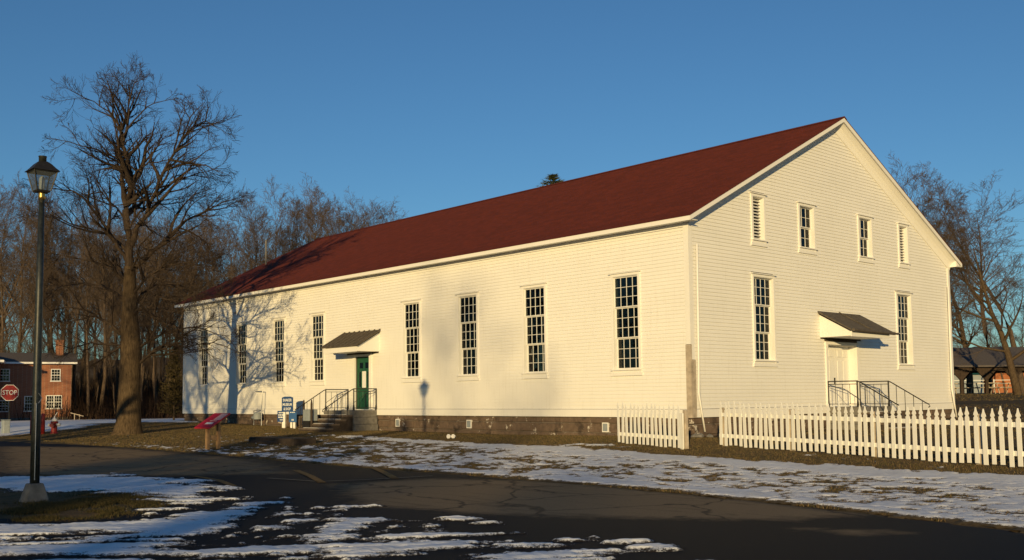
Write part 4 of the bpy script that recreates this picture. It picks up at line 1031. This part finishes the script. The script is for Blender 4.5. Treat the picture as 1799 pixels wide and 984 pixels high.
def oak():
    D = 43.3; base = onz(225, 764, -.70); D = float((base-CAM)@FW); bz = g(base[0], base[1]); V3 = lambda p: Vector(p)
    t = Tree(5)
    P = dict(levels=5, split=2, seg=(6, 6, 5, 4, 3), wob=(.1, .13, .15, .17, .17), trop=(.02, .05, .045, .04, .03), taper=.9, rmin=.0050, sides=(12, 7, 5, 3, 3),
             kids=(0, 9, 7, 6, 0), t0=(.3, .18, .15, .12, .1), ang=((35, 60), (28, 58), (25, 52), (22, 50)), len=(.5, .46, .54, .62))
    def limb(pts, r0, r1, off, lev=1, kids=True, kmul=1.):
        n = len(pts); Q = []; acc = 0
        for i, (u, v) in enumerate(pts):
            if i: acc += math.hypot(u-pts[i-1][0], v-pts[i-1][1])*D/F_PX
            Q.append(V3(at(u, v, D+off*acc)))
        # subdivide with a little wander
        S = [Q[0]]; 
        for a, b in zip(Q[:-1], Q[1:]):
            m_ = a.lerp(b, .5); L_ = (b-a).length; S += [m_+Vector((t.r.gauss(0, .03), t.r.gauss(0, .03), t.r.gauss(0, .03)))*L_, b]
        k = len(S); rad = [r0+(r1-r0)*(i/(k-1))**.7 for i in range(k)]
        t.twig.append((S, [q*.52 for q in rad], 8))
        L_ = sum((b-a).length for a, b in zip(S[:-1], S[1:]))
        if kids:
            P2 = dict(P); P2['tipcut'] = .72; P2['kids'] = (0, max(4, int(L_*(2.9 if L_ > 4.5 else 2.0)*kmul)), 7 if L_ > 4.5 else 6, 7, 0); P2['len'] = (.5, min(.50, 2.0/L_+.08), .58, .64); t.kids(S, rad, L_, 1, P2, .16)
    # trunk with root flare
    tr = [(224, 772), (225, 758), (226, 740), (227, 700), (229, 650), (231, 620), (229, 585), (228, 558), (228, 510), (228, 468)]
    rr = [.74, .58, .49, .44, .405, .41, .37, .33, .27, .21]
    t.trunk.append(([V3(at(u, v, D)) for u, v in tr], rr, 20))
    limb([(228, 468), (229, 422), (221, 370), (231, 331), (232.5, 315), (224, 282), (213, 247), (214, 225), (225, 195), (228, 172), (227, 150)], .36, .02, .03)
    limb([(232, 430), (240, 400), (257, 380), (276, 334), (286, 305), (306, 270), (318, 248), (337, 224), (362, 212), (384, 226)], .24, .02, -.25)
    limb([(306, 270), (310, 250), (318, 215), (324, 200), (325, 180)], .09, .015, .25); limb([(318, 248), (335, 205), (346, 192), (360, 180)], .07, .015, -.3)
    limb([(238, 470), (270, 441), (299, 412), (325, 388), (354, 376), (382, 360), (402, 352)], .19, .02, .35)
    limb([(224, 460), (218, 448), (201, 422), (175, 383), (149, 350), (130, 336), (108, 334), (94, 330)], .20, .02, -.3)
    limb([(222, 440), (195, 415), (156, 401), (123, 393), (95, 380), (74, 378)], .14, .015, .3)
    limb([(222, 500), (214, 490), (195, 471), (162, 459), (112, 449), (80, 444)], .18, .015, -.15)
    limb([(228, 300), (224, 292), (201, 276), (182, 269), (156, 259), (124, 250), (92, 243)], .13, .015, -.35)
    limb([(214, 228), (205, 215), (190, 195), (165, 178), (140, 172), (113, 176)], .09, .012, .3); limb([(214, 225), (198, 180), (194, 158), (190, 145)], .08, .012, -.3)
    limb([(216, 240), (235, 212), (258, 188), (285, 178), (312, 172)], .09, .012, .3); limb([(225, 190), (232, 158), (242, 138), (250, 125)], .06, .012, .2)
    limb([(232, 320), (240, 300), (262, 285), (272, 262), (285, 245), (305, 238)], .10, .015, -.4)
    limb([(240, 612), (243, 612), (275, 592), (302, 580), (333, 575), (363, 580), (400, 590)], .17, .02, .05)
    limb([(242, 640), (252, 632), (270, 615), (288, 607), (325, 610), (375, 602), (420, 620)], .15, .02, -.3)
    limb([(222, 592), (210, 585), (195, 570), (175, 560), (150, 545), (118, 540), (80, 548)], .20, .02, -.25)
    limb([(222, 612), (215, 607), (185, 605), (160, 602), (125, 612), (92, 604)], .13, .02, .3)
    limb([(232, 540), (250, 515), (275, 500), (300, 500), (340, 508), (385, 500)], .13, .015, .5); limb([(230, 520), (255, 490), (285, 470), (320, 462), (368, 455)], .12, .015, -.5)
    limb([(224, 530), (200, 512), (178, 500), (140, 498), (100, 505)], .12, .015, .6)
    limb([(229, 560), (240, 545), (262, 540), (300, 548), (340, 545), (390, 532)], .10, .012, -.9); limb([(226, 500), (215, 480), (210, 455), (200, 440)], .12, .02, .95); limb([(229, 480), (240, 455), (246, 430), (262, 415)], .12, .02, -1.0)
    limb([(228, 400), (240, 380), (258, 360), (285, 352), (330, 345), (380, 330)], .10, .012, .7); limb([(226, 390), (205, 365), (180, 340), (165, 312), (140, 295)], .10, .012, .8)
    limb([(280, 330), (310, 318), (345, 305), (375, 298), (398, 285)], .08, .012, .4)
    ms = t.meshes('oak')
    for me in ms: me.transform(Matrix.Translation((-base[0], -base[1], -bz)))
    place('oak_tree', ms, (base[0], base[1], bz), 0, (1, 1, 1), 'large bare spreading tree with a thick trunk beside the white hall', None, ('oak_bark', 'twig_bark'))
oak()

def forest_tree(seed, H, clear, spread, dense=1.):
    t = Tree(seed)
    P = dict(levels=5, split=1, seg=(9, 5, 4, 3, 2), wob=(.045, .11, .13, .14), trop=(.01, .09, .07, .05), taper=.92, rmin=.0065, sides=(7, 4, 3, 3, 3),
             kids=(int(24*dense), 7, 5, 3), t0=(clear, .15, .15, .1), ang=((22, 50), (22, 48), (22, 50), (22, 50)), len=(spread, .50, .54, .6))
    t.branch(Vector((0, 0, -.3)), Vector((t.r.gauss(0, .03), t.r.gauss(0, .03), 1)), H, H*.0095, 0, P); return t.meshes('f')
FT = [forest_tree(100+i, 18, c, s) for i, (c, s) in enumerate(((.35, .26), (.45, .22), (.3, .30), (.5, .20), (.4, .26)))]
def open_tree(seed, H, clear=.16, spread=.5, lean=(0, 0)):
    t = Tree(seed)
    P = dict(levels=6, split=2, seg=(7, 7, 5, 4, 3, 2), wob=(.08, .14, .15, .16), trop=(.02, .05, .04, .03), taper=.9, rmin=.0065, sides=(10, 6, 4, 3, 3, 3),
             kids=(11, 9, 6, 5, 3), t0=(clear, .22, .18, .1, .1), ang=((30, 60), (28, 55), (25, 52), (24, 50)), len=(spread, .5, .54, .58))
    t.branch(Vector((0, 0, -.3)), Vector((lean[0], lean[1], 1)), H, H*.024, 0, P); return t.meshes('o')
OT = [open_tree(201, 13.5), open_tree(207, 12.5, .2, .46)]

def plc(u, d): r = ray(u, 700); r = r/(r@FW); p = CAM + r*d; return p[0], p[1]
def inside(x, y): return -36.5 < x < 3 and -8 < y < 19
wr = random.Random(17); cnt = 0
def clear_of(x, y, lst, d): return all((x-a)**2+(y-b)**2 > d*d for a, b in lst)
spots = []
for (u0, u1, d0, d1, n, s0, s1, lab, grp) in (
    (-60, 330, 104, 128, 27, .92, 1.18, 'bare tree in the wood behind the brick house and the big tree', 'bare trees in the wood on the left'),
    (130, 330, 92, 104, 9, .75, 1.0, 'bare tree at the near edge of the wood between brick house and hall', 'bare trees at the edge of the wood'),
    (-60, 340, 128, 170, 24, .95, 1.25, 'bare tree deep in the wood on the left', 'bare trees deep in the wood'),
    (-60, 330, 93, 126, 56, .34, .6, 'thin young tree in the thicket of the wood on the left', 'young trees in the thicket'),
    (330, 700, 96, 130, 40, .95, 1.12, 'bare treetop rising behind the far end of the red roof', 'bare treetops behind the roof')):
    k = 0; tries = 0
    while k < n and tries < 2000:
        tries += 1; u = u0 + (u1-u0)*(k+wr.random())/n; d = wr.uniform(d0, d1); x, y = plc(u, d)
        if not clear_of(x, y, spots, 1.6) or inside(x, y): continue
        spots.append((x, y)); sc_ = wr.uniform(s0, s1); 
        if grp.endswith('roof'):
            top = np.interp(u, [330, 430, 470, 510, 540, 560, 600, 640, 680, 700], [400, 385, 360, 358, 385, 372, 352, 362, 372, 400]); zt = at(u, top, d)[2]; sc_ = max(.5, (zt-g(x, y))/17.6*wr.uniform(.82, .97))
        elif grp.startswith('young'): sc_ = wr.uniform(s0, s1)
        else:
            top = np.interp(u, [-60, 0, 60, 100, 200, 300, 340], [350, 365, 380, 390, 385, 390, 385]); zt = at(u, top, d)[2]; sc_ = (zt-g(x, y))/17.6*wr.uniform(.78, 1.03)
        place('bare_tree', FT[wr.randrange(5)], (x, y, g(x, y)), wr.uniform(0, 6.28), (sc_*wr.uniform(.9, 1.25), sc_*wr.uniform(.9, 1.25), sc_), lab, grp); k += 1
# trees at the right
def zt_scale(u, top, d, H): x, y = plc(u, d); return (at(u, top, d)[2]-g(x, y))/H
x, y = plc(1790, 62); s_ = zt_scale(1745, 335, 62, 14.0)
s_ *= .80; place('open_tree', open_tree(305, 13.5, .22, .52, (-.18, -.18)), (x, y, g(x, y)), 0, (s_*1.1, s_*1.1, s_), 'large bare tree with a leaning trunk in front of the picnic pavilion', None, ('oak_bark', 'wood_twig'))
x, y = plc(1640, 66); s_ = zt_scale(1600, 290, 66, 14.0)
place('open_tree', OT[0], (x, y, g(x, y)), 1.1, (s_*.72, s_*.72, s_*.80), 'bare tree showing above the right slope of the hall roof', None, ('oak_bark', 'wood_twig'))
x, y = plc(1705, 84); s_ = zt_scale(1705, 350, 84, 13.5)
place('open_tree', OT[1], (x, y, g(x, y)), 2.0, (s_*.85, s_*.85, s_*.8), 'bare tree standing behind the picnic pavilion, left of the leaning tree', None, ('oak_bark', 'wood_twig'))
for i, (u, d, top, rx, lab) in enumerate(((1590, 74, 335, 1.5, 'bare tree just behind the right roof slope, highest of those there'), (1668, 78, 395, 1.8, 'low bare tree at the right corner of the hall, behind the pavilion'), (1738, 88, 350, 1.8, 'broad bare tree behind the pavilion roof, between two others'), (1800, 92, 345, 1.8, 'bare tree at the right edge of the picture behind the pavilion'))):
    x, y = plc(u, d); s_ = zt_scale(u, top, d, 17.6); place('bare_tree', FT[(i*2) % 5], (x, y, g(x, y)), i*1.1, (s_*rx, s_*rx, s_), lab, None)
for i, (u, d, top) in enumerate(((1690, 150, 560), (1730, 160, 570), (1770, 155, 560), (1800, 150, 550), (1840, 150, 540))):
    x, y = plc(u, d); s_ = zt_scale(u, top, d, 17.6); place('bare_tree', FT[i], (x, y, g(x, y)), i*1.3, (s_*1.6, s_*1.6, s_), 'far bare tree on the horizon beyond the picnic pavilion', 'far trees beyond the pavilion')
# evergreens
def conifer(seed, H, R0, n, name='c'):
    r = random.Random(seed); tr = MB(); tr.tube([(0, 0, -.2), (0, 0, H*.5), (0, 0, H)], [H*.02, H*.011, .02], 7)
    lf = MB()
    for i in range(n):
        t = r.random()**.8; z = H*(.06+.94*t); a = r.uniform(0, 6.283); L = R0*(1-t)**.8*r.uniform(.55, 1.1)+.12
        d = Vector((math.cos(a), math.sin(a), r.uniform(.0, .55))); d.normalize(); k = max(3, int(L/.16))
        for j in range(k):
            s = (j+.5)/k; p = Vector((0, 0, z))+d*L*s; 
            for q in range(3):
                e = (d + Vector((r.gauss(0, .6), r.gauss(0, .6), r.gauss(.15, .5)))).normalized()*r.uniform(.14, .30); sd_ = e.cross(Vector((r.gauss(0, 1), r.gauss(0, 1), r.gauss(0, 1)))).normalized()*.03
                b = len(lf.v); lf.v += [tuple(p-sd_), tuple(p+sd_), tuple(p+e)]; lf.f.append((b, b+1, b+2))
    return [tr.mesh('trunk', True), lf.mesh('crown')]
x, y = plc(978, 100); s_ = zt_scale(978, 302, 100, 20.)
place('evergreen_tree', conifer(3, 20, 6.5, 1500), (x, y, g(x, y)), 0, (s_*1.7, s_*1.7, s_), 'evergreen treetop showing above the red roof ridge', None, ('oak_bark', 'needles'))
x, y = plc(306, 72); s_ = zt_scale(306, 612, 72, 5.)
place('evergreen_shrub', conifer(5, 5, 1.5, 420), (x, y, g(x, y)), 0, (s_*.8, s_*.8, s_), 'dark olive shrub just behind the far corner of the hall', None, ('oak_bark', 'olive'), 'shrub')
# trees standing behind and to the left of the viewpoint: out of the picture, but their shade falls into it
CF = conifer(11, 12, 2.3, 520)
for i, (x, y, h) in enumerate(((26.0, -50.0, 8.0), (30.4, -50.5, 7.4), (22.0, -47.5, 9.3), (18.2, -46.0, 9.6), (27.8, -54.0, 8.0), (33.0, -53.5, 7.2), (24.2, -52.0, 8.6), (20.4, -50.4, 10.4))):
    k = h/12.; place('evergreen_tree', CF, (x, y, -1.0), i*1.7, (k*1.15, k*1.15, k), 'evergreen tree in the row behind the viewpoint', 'evergreens behind the viewpoint', ('oak_bark', 'needles'))
for i, (x, y, k) in enumerate(((-11.1, -27.0, 1.0), (-7.5, -33.0, 1.0), (-14.2, -28.4, .95), (-17.5, -25.5, .9), (-24., -27., 1.05), (-34., -26., 1.1), (-44., -24., 1.1))):
    place('open_tree', OT[i % 2], (x, y, g(x, y)), i*2.3, (k, k, k), 'bare tree beyond the left edge of the view', 'bare trees left of the view', ('oak_bark', 'twig_bark'))
for i, (x, y, k) in enumerate(((60.7, -95.5, 1.16), (66.0, -95.5, .98), (84., -112., 1.0))):
    place('bare_tree', FT[i % 5], (x, y, -1.0), i*1.9, (k, k, k), 'tall bare tree far behind the viewpoint', 'tall bare trees far behind the viewpoint')
# low wooded ridge on the horizon
def ridge():
    n = 420; a = np.linspace(math.atan2(FW[1], FW[0])+1.15, math.atan2(FW[1], FW[0])-1.15, n); co = []; fa = []
    for k, (rad, h) in enumerate(((262, -2.), (270, 8.), (285, 12.0), (330, 13.5), (340, -2.))):
        hh = h + (0 if h < 0 else 1)*(3.2*(fbm(a*14, a*0+k, 4, 5)-.5) + (2.6*(fbm(a*160, a*0+k*3, 3, 9)-.5)))
        co.append(np.stack([CAM[0]+rad*np.cos(a), CAM[1]+rad*np.sin(a), hh+0*a], -1))
    co = np.concatenate(co); i = np.arange(5*n).reshape(5, n)
    q = np.stack([i[:-1, :-1], i[1:, :-1], i[1:, 1:], i[:-1, 1:]], -1).reshape(-1, 4)
    o = link('hills', np_mesh('hills', co, q), M['brush_hill']); o['kind'] = 'structure'
ridge()
# tangled underbrush along the wood
def brush():
    n = 24000; co = []; fa = []
    for i in range(n):
        u = wr.uniform(-80, 335); d = wr.uniform(90, 168); x, y = plc(u, d)
        if inside(x, y): continue
        z = g(x, y); h = wr.uniform(.8, 4.6)*(1.2 if d > 112 else .6); p = np.array([x, y, z-.1]); r = wr.uniform(.012, .045)
        ln = np.array([wr.gauss(0, .22), wr.gauss(0, .22), 1.])*h; side = np.array([RT[0], RT[1], 0])*r; sd2 = np.array([FW[0], FW[1], 0])*r
        b = len(co); q = p+ln
        co += [p-side, p+side-sd2, p+sd2*1.2, q]; fa += [(b, b+1, b+3), (b+1, b+2, b+3), (b+2, b, b+3)]
        for k in range(3):
            s = wr.uniform(.3, .9); o = p+ln*s; e = np.array([wr.gauss(0, .5), wr.gauss(0, .5), wr.uniform(.1, .7)])*h*.4; b = len(co)
            co += [o-side*.5, o+side*.5, o+sd2*.5, o+e]; fa += [(b, b+1, b+3), (b+1, b+2, b+3), (b+2, b, b+3)]
    me = np_mesh('underbrush', np.array(co), np.array(fa)); o = link('underbrush', me, M['brush']); o['kind'] = 'stuff'
brush()

# ------------------------------------------------------------------ brick house on the left
def brick_house():
    D = 92.; a = at(124, 738, D); out = -np.array([ray(80, 700)[0], ray(80, 700)[1], 0]); out /= np.linalg.norm(out); r = np.array([-out[1], out[0], 0])   # r: to the right seen from the camera
    z0 = g(a[0], a[1]); O = np.array([a[0], a[1], 0]); px = D/F_PX
    f = thing('brick_house', (a[0], a[1], z0), 'two-storey red brick house with white sash windows and a grey roof', 'house')
    P = lambda s, b, z: O + r*s + out*b + np.array([0, 0, z])          # s: right positive (0 = right corner), b: towards the camera
    def bx(m2, s0, s1, b0, b1, zA, zB): m2.hexa([P(s, b, z) for z in (zA, zB) for s, b in ((s0, b1), (s1, b1), (s1, b0), (s0, b0))]); return m2
    H = 4.28
    bx(MB(), -9., 0, -6.5, 0, z0-.3, H).build('wall', M['house_brick'], f)
    bx(MB(), -11, -5.75, .001, 4.3, z0-.3, H).build('wall', M['house_brick'], f)['label'] = 'projecting brick wing'
    bx(MB(), -9.05, .03, -.3, .04, z0-.3, z0+.28).build('base_course', M['concrete'], f)
    m2 = MB(); q = [P(-9.3, .45, H), P(-9.3, -3.2, H+1.0), P(-9.3, -6.9, H)]; m2.prism(q, r*9.75); m2.build('roof', M['asphalt_shingle'], f)
    bx(MB(), -9.3, .46, .30, .47, H-.14, H+.02).build('eave_board', M['white_trim'], f)
    m2 = MB(); q = [P(-11.3, 4.75, H), P(-8.4, 4.75, H+1.2), P(-5.35, 4.75, H)]; m2.prism(q, -out*6); m2.build('roof', M['asphalt_shingle'], f)
    bx(MB(), -11.3, -5.34, 4.6, 4.78, H-.16, H+.03).build('eave_board', M['white_trim'], f); bx(MB(), -5.5, -5.33, .5, 4.59, H-.16, H+.03).build('eave_board', M['white_trim'], f)
    ch = bx(MB(), -1.35, -.7, -3., -2.3, H+.4, H+2.05).build('chimney', M['house_brick'], f); bx(MB(), -1.4, -.65, -3.05, -2.25, H+2.051, H+2.15).build('chimney_cap', M['house_brick'], f)
    def win(s0, s1, za, zb, cols=1):
        m2 = MB(); t = .07
        bx(m2, s0-t, s0, .0, .05, za, zb); bx(m2, s1, s1+t, .0, .05, za, zb); bx(m2, s0-t, s1+t, .0, .05, zb+.001, zb+t); bx(m2, s0-t-.05, s1+t+.05, .0, .1, za-.1, za-.001); bx(m2, s0, s1, .005, .035, (za+zb)/2-.03, (za+zb)/2+.03)
        for c in range(1, cols): x = s0+(s1-s0)*c/cols; bx(m2, x-.05, x+.05, .0, .05, za, zb)
        n = 3*cols
        for c in range(1, n): x = s0+(s1-s0)*c/n; bx(m2, x-.012, x+.012, .008, .03, za, zb)
        for k in (.25, .75): z = za+(zb-za)*k; bx(m2, s0, s1, .009, .028, z-.012, z+.012)
        w_ = m2.build('window', M['white_trim'], f); bx(MB(), s0, s1, .001, .004, za, zb).build('pane', M['glass'], w_)
        bx(MB(), s0, s1, -.02, .0005, za, zb).build('blind', M['interior'], w_)
    zpx = lambda v: float(at(80, v, D)[2]); spx = lambda u: (u-124)*px
    win(spx(92), spx(105), zpx(669), zpx(650)); win(spx(85), spx(108), zpx(717), zpx(696), 2)
    win(spx(11.5), spx(25), zpx(669), zpx(650)); win(spx(11), spx(25), zpx(721), zpx(704)); win(spx(51), spx(62), zpx(721), zpx(697))
brick_house()
a = at(131, 727, 90.); z0 = g(a[0], a[1]); f = thing('wooden_handrail', (a[0], a[1], z0), 'small weathered wooden handrail at the right of the brick house', 'handrail')
r_ = np.array([RT[0], RT[1], 0])
for k in (0, .45): m2 = MB(); m2.bar((a+r_*k+np.array([0, 0, z0-.2-a[2]])), a+r_*k-np.array([0, 0, .15*k]), .04, sides=5); m2.build('post', M['grey_wood'], f)
m2 = MB(); m2.bar(a-r_*.35+np.array([0, 0, .08]), a+r_*.8-np.array([0, 0, .22]), .035, sides=5); m2.build('rail', M['grey_wood'], f)

# ------------------------------------------------------------------ picnic pavilion at the right and what lies beyond
def pavilion():
    D = 70.; c = at(1672, 689, D); z0 = g(c[0], c[1]); px = D/F_PX
    f = thing('picnic_pavilion', (c[0], c[1], z0), 'open picnic pavilion with dark posts and a low mossy roof', 'pavilion')
    r = np.array([RT[0], RT[1], 0]); o_ = -np.array([FW[0], FW[1], 0]); O = np.array([c[0], c[1], 0])
    P = lambda s, b, z: O + r*s + o_*b + np.array([0, 0, z])
    def bx(m2, s0, s1, b0, b1, zA, zB): m2.hexa([P(s, b, z) for z in (zA, zB) for s, b in ((s0, b1), (s1, b1), (s1, b0), (s0, b0))]); return m2
    ze = float(at(1735, 645, D)[2]); zr = float(at(1735, 606, D)[2]); s0, s1 = -6, 12.
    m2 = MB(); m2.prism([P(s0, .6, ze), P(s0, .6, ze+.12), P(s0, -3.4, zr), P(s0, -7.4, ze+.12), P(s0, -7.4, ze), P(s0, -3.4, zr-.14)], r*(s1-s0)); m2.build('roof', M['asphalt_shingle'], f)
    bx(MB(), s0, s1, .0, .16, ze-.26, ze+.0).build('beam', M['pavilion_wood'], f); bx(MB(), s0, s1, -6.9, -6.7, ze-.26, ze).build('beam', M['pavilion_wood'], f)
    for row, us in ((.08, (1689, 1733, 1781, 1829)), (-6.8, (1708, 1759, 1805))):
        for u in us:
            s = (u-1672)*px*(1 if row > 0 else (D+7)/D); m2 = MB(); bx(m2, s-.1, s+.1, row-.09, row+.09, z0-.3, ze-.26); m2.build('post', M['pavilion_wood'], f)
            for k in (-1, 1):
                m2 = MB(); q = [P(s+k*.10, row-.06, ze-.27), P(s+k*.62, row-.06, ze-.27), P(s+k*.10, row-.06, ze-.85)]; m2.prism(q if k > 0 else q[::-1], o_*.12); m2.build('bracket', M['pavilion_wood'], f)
    snow = MB(); snow.prism([P(.5, .45, ze+.125), P(2.6, .45, ze+.125), P(2.2, -.9, ze+.125+.45), P(.6, -.7, ze+.125+.38)], np.array([0, 0, .04])); s_ = snow.build('snow_patch', M['white_paint'], f); s_['kind'] = 'stuff'
    bx(MB(), s0, s1, -7.2, .5, z0-.4, z0+.03).build('floor_slab', M['concrete'], f)
    def table(s, b, lab):
        tb = thing('picnic_table', tuple(P(s, b, z0+.03)), lab, 'table', 'picnic tables under the pavilion'); Z = z0+.03
        bx(MB(), s-.95, s+.95, b-.37, b+.37, Z+.72, Z+.77).build('tabletop', M['grey_wood'], tb)
        for k in (-1, 1):
            bx(MB(), s-.95, s+.95, b+k*.72-.13, b+k*.72+.13, Z+.42, Z+.46).build('bench', M['grey_wood'], tb)
            m2 = MB(); m2.tube([P(s+k*.7, b-.65, Z), P(s+k*.7, b-.25, Z+.72)], [.04, .04], 4); m2.tube([P(s+k*.7, b+.65, Z), P(s+k*.7, b+.25, Z+.72)], [.04, .04], 4); m2.tube([P(s+k*.7, b-.8, Z+.4), P(s+k*.7, b+.8, Z+.4)], [.035, .035], 4); m2.build('leg_frame', M['grey_wood'], tb)
    table(2.7, -.9, 'picnic table nearest the open edge of the pavilion, left of centre'); table(.9, -3.6, 'picnic table by the leftmost posts of the pavilion'); table(4.9, -3.2, 'picnic table on the right under the pavilion'); table(2.6, -5.4, 'picnic table at the back of the pavilion')
pavilion()
def far_right():
    D = 165.; c = at(1735, 690, D); z0 = float(c[2])-1.6; r = np.array([RT[0], RT[1], 0]); o_ = -np.array([FW[0], FW[1], 0]); px = D/F_PX; O = np.array([c[0], c[1], 0])
    P = lambda s, b, z: O + r*s + o_*b + np.array([0, 0, z])
    def bx(m2, s0, s1, b0, b1, zA, zB): m2.hexa([P(s, b, z) for z in (zA, zB) for s, b in ((s0, b1), (s1, b1), (s1, b0), (s0, b0))]); return m2
    f = thing('brick_barracks', (c[0], c[1], z0), 'long low orange brick building far beyond the pavilion', 'building')
    zt = float(at(1760, 655, D)[2]); bx(MB(), .3, 34, -8, 0, z0-1, zt).build('wall', M['far_brick'], f)
    m2 = MB(); m2.prism([P(-.2, .5, zt), P(-.2, -4, zt+1.6), P(-.2, -8.5, zt)], r*35); m2.build('roof', M['tan_roof'], f)
    f = thing('white_rail_fence', tuple(P(-8, 30, z0)), 'distant white rail fence seen beneath the pavilion roof', 'fence'); zf = float(at(1735, 668, D-30)[2])
    for k in (0, -.45): bx(MB(), -22, 30, 30, 30.06, zf+k-.035, zf+k+.035).build('rail', M['fence_white'], f)
    for i in range(18): bx(MB(), -22+i*3, -21.88+i*3, 29.9, 29.99, zf-1.6, zf+.1).build('post', M['fence_white'], f)
    zr = float(at(1690, 660, D)[2]); f = thing('storage_shed', tuple(P(-7, 2, z0)), 'long low grey-walled shed on the horizon left of the orange building', 'building')
    bx(MB(), -12, -1.5, -4, 2, z0-1, zr+.1).build('wall', M['grey_box'], f); m2 = MB(); m2.prism([P(-12.3, 2.4, zr+.1), P(-12.3, -1, zr+1.5), P(-12.3, -4.4, zr+.1)], r*11.2); m2.build('roof', M['green_door'], f)
far_right()
